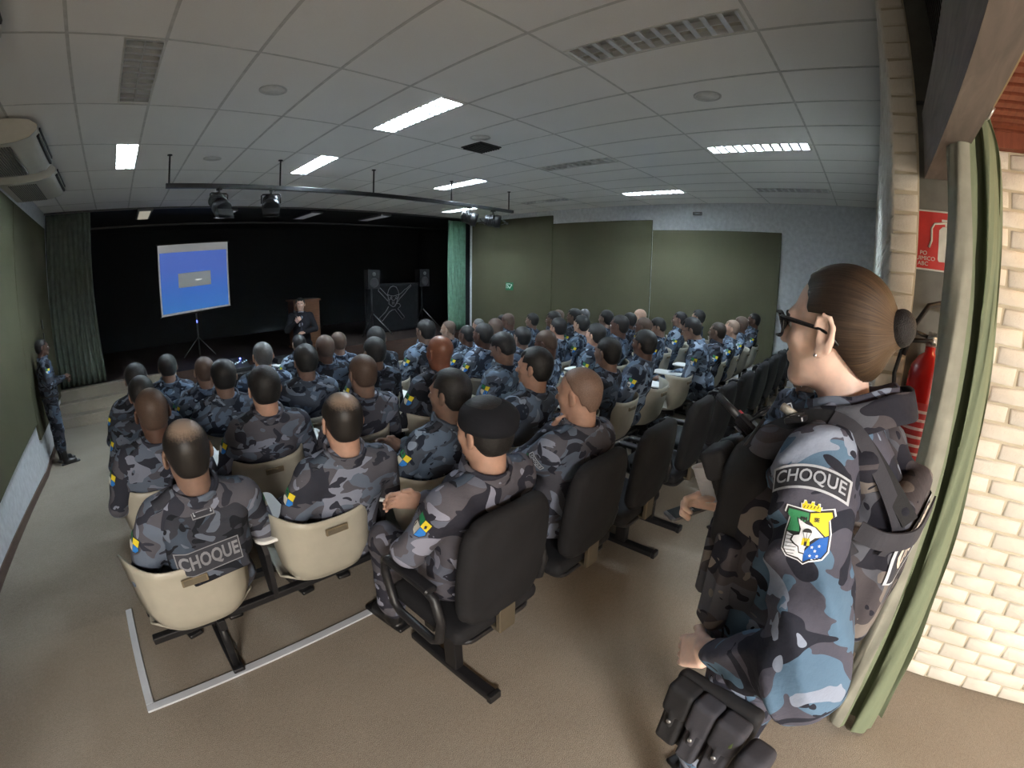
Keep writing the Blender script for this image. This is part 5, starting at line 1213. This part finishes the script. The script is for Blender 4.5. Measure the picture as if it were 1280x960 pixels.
# back plate words and front items
MB_ = Matrix.Translation((0, -.30, 1.325)) @ Matrix(((1, 0, 0), (0, 0, -1), (0, 1, 0))).to_4x4()
word_patch('CHOQUE', .262, .108, bvv, MB_, wv, PATCHBG, plain('pale_print', lin(206, 196, 184), .8), PATCHED, .74, .004, 'back_patch')
def pouch(x, y, z, w, d, h, rx=0, ry=0, rz=0, mat=WEB, par=WT, name='pouch', flap=True, ml=None):
    M = Matrix.Translation((x, y, z)) @ Euler((rx, ry, rz)).to_matrix().to_4x4()
    s = SDF(.006); s.rb((0, 0, 0), (w/2, d/2, h/2), min(w, d)*.28, T=M)
    for q in (-1, 1): s.cap((q*w*.32, d*.46, -h*.42), (q*w*.32, d*.46, h*.30), .004, T=M)
    o = link(name, s.mesh(name, .0055, [mat]), par)
    if flap:
        s = SDF(.005); s.rb((0, .004, h*.30), (w/2+.005, d/2+.006, h*.23), .014, T=M); s.rb((0, d/2+.006, h*.04), (w*.16, .006, h*.16), .005, T=M); link('flap', s.mesh('flap', .005, [mat]), o)
        m = MB(); m.lathe([(.007, 0), (.006, .003), (.002, .004)], n=12, M=M @ Matrix.Translation((0, d/2+.011, h*.0)) @ Matrix.Rotation(-pi/2, 4, 'X')); m.build('snap', STEEL, o)
    return o
s = SDF(.02); s.rb((0, .085, 1.30), (.172, .06, .115), .045); s.rb((0, .10, 1.39), (.14, .045, .05), .035); link('chest_rig', s.mesh('chest_rig', .007, [WEB], fold=.003), wv)
pouch(-.105, .150, 1.335, .080, .045, .15, -.45, 0, .25, WEB, wv, 'chest_pouch'); pouch(.0, .165, 1.325, .09, .05, .16, -.4, 0, 0, WEB, wv, 'chest_pouch'); pouch(.10, .150, 1.33, .080, .05, .15, -.3, 0, -.25, WEB, wv, 'chest_pouch')
pouch(-.115, .130, 1.15, .075, .06, .19, 0, 0, .5, CAMOV, wv, 'magazine_pouch', False); pouch(-.165, .075, 1.13, .07, .055, .24, 0, 0, 1.1, CAMOV, wv, 'magazine_pouch', False); pouch(-.02, .160, 1.13, .08, .05, .19, 0, 0, .0, WEB, wv, 'magazine_pouch'); pouch(.09, .150, 1.13, .08, .05, .19, 0, 0, -.3, WEB, wv, 'magazine_pouch')
# radio clipped high on the chest with its stubby aerial, pen and microphone button
RM = Matrix.Translation((-.075, .115, 1.445)) @ Euler((-1.05, .25, .1)).to_matrix().to_4x4()
t_ = MB(); t_.rbox((-.026, -.014, -.07), (.026, .016, .05), .008, M=RM); t_.rbox((-.022, .016, -.05), (.022, .019, .02), .004, M=RM); ro = t_.build('radio', GLOSSB, wv)
m = MB(); m.tube([RM @ Vector((-.012, 0, .05)), RM @ Vector((-.012, 0, .12))], [.009, .0075], 12); m.build('aerial', BLACK, ro)
m = MB(); m.tube([RM @ Vector((.012, .0, .05)), RM @ Vector((.012, 0, .066))], .008, 12); m.lathe([(.005, 0), (.006, .003), (.002, .006)], n=12, M=RM @ Matrix.Translation((.0, .018, .034)) @ Matrix.Rotation(-pi/2, 4, 'X')); m.build('knob', plain('radio_knob_red', lin(196, 70, 84), .4), ro)
m = MB(); m.rbox((-.024, .0175, .025), (.024, .020, .040), .003, M=RM); m.build('metal_plate', STEEL, ro)
PM_ = Matrix.Translation((-.10, .03, 1.515)) @ Euler((-1.25, .35, .0)).to_matrix().to_4x4()
m = MB(); m.tube([PM_ @ Vector((0, 0, -.02)), PM_ @ Vector((0, 0, .028))], .0085, 12); o = m.build('white_marker', plain('ivory_plastic', lin(224, 220, 206), .3), wv)
m = MB(); m.tube([PM_ @ Vector((0, 0, -.045)), PM_ @ Vector((0, 0, -.02))], [.007, .0095], 12); m.build('marker_cap', BLACK, o)
m = MB(); m.tube([(-.07, .10, 1.50), (-.085, .13, 1.47), (-.05, .155, 1.455), (-.02, .14, 1.48), (-.04, .11, 1.50)], .0028, 8, closed=True); m.tube([(-.10, .09, 1.49), (-.13, .12, 1.41), (-.10, .17, 1.33), (-.02, .19, 1.28)], .004, 8); m.build('coiled_cord', BLACK, wv)
lens = MB(); lens.lathe([(.030, 0), (.032, .004), (.028, .010), (.014, .013)], n=24, M=Matrix.Translation((.02, .185, 1.405)) @ Euler((-1.1, 0, .2)).to_matrix().to_4x4()); lens.build('round_disc', plain('dark_grey_disc', lin(58, 62, 64), .4), wv)
# name tab on the collar
tb = on(bvv, -.09, .055, 1.5, .006)
m = MB(); MT = Matrix.Translation((-.094, .040, 1.512)) @ Euler((-.5, -.9, 1.2)).to_matrix().to_4x4(); m.rbox((-.022, -.011, -.001), (.022, .011, .002), .003, M=MT); nt = m.build('collar_tab', PATCHBG, c2)
m = MB()
for a, b in (((-.020, -.009), (.020, -.0075)), ((-.020, .0075), (.020, .009)), ((-.020, -.009), (-.0185, .009)), ((.0185, -.009), (.020, .009))): m.box((a[0], a[1], .002), (b[0], b[1], .0026), M=MT)
for k in range(4): m.box((-.013+k*.0075, -.004, .002), (-.0095+k*.0075, .004, .0026), M=MT)
m.build('tab_stitching', PATCHED, nt)
# sleeve patches: arched word and the shield below it
y_ = (WS_[-1]-WE[-1]).normalized(); z_ = Vector((-1, -.28, .14)); z_ = (z_-z_.dot(y_)*y_).normalized(); x_ = y_.cross(z_)
rot_ = Matrix((x_, y_, z_)).transposed().to_4x4() @ Matrix.Rotation(R(-10), 4, 'Z')
pc = WS_[-1].lerp(WE[-1], .10)
word_patch('CHOQUE', .132, .039, bvj, Matrix.Translation(pc+z_*.09+x_*.006) @ rot_, wj, PATCHBG, PATCHINK, PATCHED, .72, .003, 'sleeve_patch', .017)
def poly_drape(layers, M, bv, name, par, sc=1.0):
    m = MB(); mats = []
    for li, (mat, polys) in enumerate(layers):
        mats.append(mat)
        for (pts, zz) in polys:
            if sum(pts[i][0]*pts[(i+1) % len(pts)][1]-pts[(i+1) % len(pts)][0]*pts[i][1] for i in range(len(pts))) < 0: pts = pts[::-1]
            m.add([(x*sc, y*sc, zz) for x, y in pts], [tuple(range(len(pts)))], li)
    me = m.mesh(name, mats); bm = bmesh.new(); bm.from_mesh(me); bmesh.ops.triangulate(bm, faces=bm.faces[:])
    for _ in range(3):
        lg = [e for e in bm.edges if e.calc_length() > .007]
        if lg: bmesh.ops.subdivide_edges(bm, edges=lg, cuts=1); bmesh.ops.triangulate(bm, faces=[f for f in bm.faces if len(f.verts) > 3])
    bm.to_mesh(me); bm.free(); drape(me, bv, M, .002); return link(name, me, par)
sh_ = [(-34, 40), (-16, 37), (0, 34), (16, 37), (34, 40), (37, 30), (29, 24), (33, 4), (33, -22), (26, -32), (8, -36), (0, -41), (-8, -36), (-26, -32), (-33, -22), (-33, 4), (-29, 24), (-37, 30)]
shi = [(x*.93, y*.93) for x, y in sh_]; shb = [(x*1.06, y*1.05) for x, y in sh_]
Y_ = plain('badge_bright_yellow', lin(240, 216, 40), .7); G_ = plain('badge_leaf_green', lin(56, 140, 92), .7); B_ = plain('badge_royal_blue', lin(22, 92, 178), .7); W_ = plain('badge_white', lin(228, 232, 238), .7); K_ = plain('badge_black', (.02, .02, .022), .7)
green = [(-32, 36), (-16, 34), (-1, 32), (-1, 22), (-14, 14), (-12, 4), (-31, 4), (-28, 22), (-34, 29)]
yel = [(1, 32), (16, 34), (32, 36), (34, 29), (28, 22), (31, 2), (22, -2), (6, 16), (1, 20)]
blue = [(31, 0), (31, -21), (25, -30), (8, -33), (0, -38), (-1, -24), (8, -12), (20, -2)]
whl = [(-31, 2), (-31, -21), (-25, -30), (-8, -33), (-1, -38), (-1, -24), (-14, -4)]
state = [(-16, 23), (-4, 16), (10, 12), (24, -1), (12, -3), (5, -9), (0, -18), (0, -25), (-7, -24), (-9, -16), (-15, -13), (-21, -8), (-19, -2), (-11, 0), (-10, 8), (-14, 16)]
def star(cx, cy, r): return [(cx+(r if k % 2 == 0 else r*.42)*sin(k*pi/5), cy+(r if k % 2 == 0 else r*.42)*cos(k*pi/5)) for k in range(10)]
para = [(-7+7*(1-cos(pi*k/8)), 4+6*sin(pi*k/8)) for k in range(9)]
def seg(a, b, w=.5): d = Vector((b[0]-a[0], b[1]-a[1])).normalized(); n = (-d.y*w, d.x*w); return [(a[0]+n[0], a[1]+n[1]), (b[0]+n[0], b[1]+n[1]), (b[0]-n[0], b[1]-n[1]), (a[0]-n[0], a[1]-n[1])]
castle = [(-12, 38), (15, 35), (16, 42), (13, 42), (13, 46), (10, 46), (10, 43), (5, 44), (5, 48), (1, 48), (0, 45), (-5, 45), (-6, 49), (-9, 49), (-10, 45), (-13, 45)]
L_ = [(W_, [(shb, .0004), ([(x*1.12-.3, 42+(y-42)*1.25) for x, y in castle], .0003)]), (K_, [(sh_, .0008), ([(x*1.08, y) if 1 else 0 for x, y in [(a*1.06, b*1.08+.0) for a, b in state]], .0018)]+[(seg((-30, 2-5*k), (-8-1.2*k, 2-5*k), .45), .0017) for k in range(1, 7)]+[(para, .0030), ([(-2, -9), (2, -9), (2, -15), (-2, -15)], .0031)]+[(seg((-6, 4), (-1, -9), .35), .003), (seg((6, 4), (1, -9), .35), .003), (seg((0, 4), (0, -9), .3), .003)]+[(seg((-10+5*k, 39), (-8+5*k, 43), .5), .0016) for k in range(5)]),
      (G_, [(green, .0013)]), (Y_, [(yel, .0013), (castle, .0010), ([(-5, -4), (5, -4), (6, -14), (-6, -14)], .0026)]), (B_, [(blue, .0013)]), (W_, [(whl, .0012), (state, .0022)]+[(star(a, b, 2.6), .002) for a, b in ((10, -16), (20, -14), (15, -21), (9, -28), (19, -28))])]
pc2 = WS_[-1].lerp(WE[-1], .315)+x_*(.004)
MSH = Matrix.Translation(pc2+z_*.09) @ rot_ @ Matrix.Rotation(R(4), 4, 'Z')
bd = poly_drape(L_, MSH, bvj, 'shield_badge', wj, .00108)
for txt, dx, dy in (('PM', -.0085, .0245), ('SE', .0125, .0245)):
    me = text_mesh(txt, .0085, .0002, 1.0, .0003)
    for v in me.vertices: v.co.x += dx; v.co.y += dy
    me.materials.append(K_); drape(me, bvj, MSH, .0045); link('lettering', me, bd)
# trousers, belt, boots
s = SDF(.035); s.ell((0, -.03, .92), (.18, .14, .12))
for q in (-1, 1): s.chain([V(q*.092, -.03, .88), V(q*.105, -.02, .50), V(q*.10, -.04, .22)], [.102, .076, .064], k=.02)
link('trousers', s.mesh('trousers', .010, [CAMOW], fold=.011, fscale=10), WT)
for q in (-1, 1): link('boot', BOOT, WT, (q*.10, -.03, 0), (0, 0, -q*.15))
m = MB()
m.grid([[((.197+.004*sin(5*a))*cos(a), -.03+.158*sin(a), z) for z in (.925, .945, .965, .98)] for a in np.linspace(0, 2*pi, 41)]); o = m.build('belt', WEB, WT); solidify(o, .008)
# pouches on the left hip under the hand
s = SDF(.01); s.rb((-.205, -.03, .76), (.022, .115, .13), .018, rot=Matrix.Rotation(.12, 3, 'Z')); link('hip_panel', s.mesh('hip_panel', .008, [WEB]), WT)
for yy, zz, hh, w in ((.040, .775, .215, .064), (-.030, .770, .225, .058), (-.102, .775, .215, .066)): pouch(-.248, yy, zz, w, .045, hh, 0, -.03, pi/2+.05, WEBG if yy < 0 else WEB, WT, 'hip_pouch')
s = SDF(.008); s.cap((-.262, -.185, .83), (-.258, -.19, .70), .034, .031); s.rb((-.262, -.185, .835), (.038, .036, .034), .02, k=.006); link('canister_pouch', s.mesh('canister_pouch', .006, [WEBG]), WT)
m = MB(); m.tube([(-.268, -.115, .80), (-.275, -.125, .84), (-.272, -.13, .87)], .006, 8); m.build('green_cord', plain('olive_cord', lin(70, 84, 40), .7), WT)
# hair drawn back into a netted bun
def m_womanhair():
    m = NT('drawn_back_brown_hair').set(.48, 0, .35); tc = m.n('ShaderNodeTexCoord'); sp = m.n('ShaderNodeSeparateXYZ'); m.l(tc.outputs['Object'], sp.inputs[0])
    zz = m.n('ShaderNodeMath', operation='SUBTRACT'); zz.inputs[1].default_value = .015; m.l(sp.outputs['Z'], zz.inputs[0])
    an = m.n('ShaderNodeMath', operation='ARCTAN2'); m.l(sp.outputs['X'], an.inputs[0]); m.l(zz.outputs[0], an.inputs[1])
    c = m.n('ShaderNodeCombineXYZ'); m.l(an.outputs[0], c.inputs[0]); m.l(sp.outputs['Y'], c.inputs[1])
    mp = m.n('ShaderNodeMapping'); mp.inputs['Scale'].default_value = (26, 9, 1); m.l(c.outputs[0], mp.inputs[0])
    f = m.noise(mp.outputs[0], 1.0, 6, .75); mr = m.n('ShaderNodeMapRange'); mr.inputs['From Min'].default_value = -.03; mr.inputs['From Max'].default_value = -.12; m.l(sp.outputs['Y'], mr.inputs[0])
    a = m.ramp(f, [(.3, lin(20, 16, 15)), (.68, lin(58, 46, 38))]); b = m.ramp(f, [(.3, lin(44, 32, 23)), (.68, lin(112, 88, 62))])  # golden ramp paints the lit part of the hair, towards the bun
    m.col(m.mix(mr.outputs[0], a, b)); m.bump(f, .55, .003); return m.m
def clipw(X):
    x, y, z = X[..., 0], X[..., 1], X[..., 2]
    top = np.where(z < .060, (y-.036)-.10*(z-.060), .9*(y-.036)-.30*(z-.060))+.0015*np.sin(260*z+90*x)
    ear = np.where((np.abs(x) > .045) & (z < .03), (y+.012)+.35*(.03-z)*-1.0, -1.0)
    low = -.080-z+np.clip((y+.075)/.05, 0, 1)*.055
    return np.maximum(top, np.maximum(low, ear))
s = SDF(.02); s.ell((0, -.014, .030), (.0865, .105, .096)); s.ell((0, -.055, -.035), (.056, .052, .055), k=.03); s.cap((0, -.085, .01), (0, -.125, .012), .05, .024, k=.03)
wh = link('hair', s.mesh('hair', .0035, [m_womanhair()], clip=clipw), WT); wh.matrix_local = WHM
s = SDF(.008); s.ell((0, -.130, .022), (.033, .027, .034)); s.tor((0, -.112, .020), .022, .008, rot=Matrix.Rotation(pi/2, 3, 'X'))
NETM = NT('hair_net_black').set(.6, 0, .3); NETM.col((.02, .018, .018)); NETM.bump(NETM.noise(NETM.obj(), 420, 1, .5), .8, .003)
bn = link('hair_bun', s.mesh('hair_bun', .003, [NETM.m]), wh)
# glasses
se = lambda c: math.copysign(abs(c)**.62, c)
GL = NT('tinted_lens'); GL.set(.05, 0, .5); GL.col(lin(120, 110, 104)); GL.b.inputs['Transmission Weight'].default_value = .85; GL.b.inputs['IOR'].default_value = 1.05
g = thing('glasses', None, None) if False else None
m = MB()
for q in (-1, 1):
    pts = [(q*(.034+.030*se(cos(u))+.003*sin(u)), .118-.75*abs(.030*se(cos(u))+.034-.02), .003+.0235*se(sin(u))+.003*cos(u)) for u in np.linspace(0, 2*pi, 25)[:-1]]
    m.tube(pts, .0030, 8, closed=True)
    m.tube([(q*.064, .090, .018), (q*.074, .084, .018), (q*.082, .045, .013), (q*.0845, .0, .006), (q*.085, -.02, -.002), (q*.082, -.036, -.018)], [.0045, .0048, .0044, .0036, .0034, .0036], 8)
m.tube([(-.008, .1145, .008), (0, .117, .011), (.008, .1145, .008)], .0026, 8)
gl = m.build('glasses', GLOSSB, WT); gl.matrix_local = WHM
m = MB()
for q in (-1, 1):
    pts = [(q*(.034+.029*se(cos(u))+.003*sin(u)), .118-.75*abs(.029*se(cos(u))+.034-.02), .003+.0225*se(sin(u))+.003*cos(u)) for u in np.linspace(0, 2*pi, 25)[:-1]]
    m.add(pts, [tuple(range(24))])
ln_ = m.build('lens', GL.m, gl)
face(wb, WHM)
for q in (-1, 1):
    o = MB().lathe([(.0035, 0), (.003, .002), (.001, .003)], n=12, M=Matrix.Translation((q*.090, .003, -.040)) @ Matrix.Rotation(q*pi/2, 4, 'Y')).build('earring', plain('silver_stud', (.8, .8, .82), .15, .9), wb); o.matrix_local = WHM
    o = MB().tube([(q*(.030-.013), .086, .008), (q*.030, .0895, .013), (q*(.030+.013), .083, .008)], .0012, 6).build('eyelash', BROW, wb); o.matrix_local = WHM
m = MB(); m.grid([[(.0195*(u-.5)*2*(1-.35*abs(v)), .0955-.012*((u-.5)*2)**2-.001*abs(v), -.0585+.0065*v+.0015*(1-abs((u-.5)*2))*(1 if v > 0 else -1)) for v in (-1, -.4, 0, .4, 1)] for u in np.linspace(0, 1, 9)]); o = m.build('lips', LIP, wb); o.matrix_local = WHM
# plastic cup and phone in her far hand
WM = Matrix.Translation((1.0, .05, 0)) @ Matrix.Rotation(-R(15), 4, 'Z')
CUPM = plain('white_plastic_cup', lin(214, 218, 226), .35, var=.02)
m = MB(); prof = [(.022, 0), (.024, .002), (.033, .072), (.0355, .075), (.0355, .078), (.0325, .077), (.0225, .004)]; m.lathe(prof, n=32)
for k in range(5): m.lathe([(.0255+k*.0012, .02+k*.008), (.0266+k*.0012, .022+k*.008), (.0258+k*.0012, .024+k*.008)], n=32)
o = m.build('plastic_cup', CUPM); o.matrix_world = WM @ Matrix.Translation((.055, .262, 1.185)) @ Euler((.15, -.0, 0)).to_matrix().to_4x4() @ Matrix.Rotation(-.55, 4, 'X') @ Matrix.Scale(1.3, 4); tag(o, 'white plastic cup held low in the far hand of the woman in glasses', 'cup')
# someone seated beyond her holding a phone
P = seated('phone holder', 6, 'hold', 4, -42, seed=1, cloth=CAMOD)
t = thing('person', 'seated person beyond the woman in glasses, only knees, boots and a phone showing', 'person', (3.46, .33, 0), R(60)); t.scale = (.98,)*3
b = link('body', P['body'], t); setmat(b, SK['m']); face(b, P['HM'])
j = link('jacket', P['jacket'], t); link('collar', P['collar'], j); link('trousers', P['trousers'], t)
for q in (-1, 1): link('boot', BOOT, t, (q*.13, .44, 0))
o = link('hair', HAIR['full'], t); o.matrix_local = P['HM']

t = thing('smartphone', 'phone with a dark screen held flat beside the white plastic cup', 'phone', (0, 0, 0)); t.matrix_world = WM @ Matrix.Translation((.10, .362, 1.098)) @ Euler((-.25, .15, R(62))).to_matrix().to_4x4()
MB().rbox((-.037, -.075, -.004), (.037, .075, .004), .010).build('case', plain('silver_phone_case', lin(126, 126, 128), .3, .4), t)
MB().rbox((-.033, -.063, .0041), (.033, .063, .0048), .003).build('screen', plain('dark_phone_screen', lin(30, 32, 36), .12), t)
m = MB()
for k, (a, b) in enumerate(((-.02, -.008), (-.004, .0), (.004, .010), (.014, .022))): m.box((a, -.004, .0049), (b, .006, .0051))
m.build('clock_digits', plain('screen_glyph_grey', lin(150, 152, 156), .4), t)

bc = black_chairs(0, 'single black padded chair by the rear brick wall under the phone holder', n=1)
bc['group'] = 'black padded chairs by the rear wall'; bc.location = Vector((3.46, .33, 0)); bc.rotation_euler = (0, 0, R(60))
for ch in bc.children:
    if ch.name.startswith('foot') and ch.location.x > .05: ch.location.x = .08
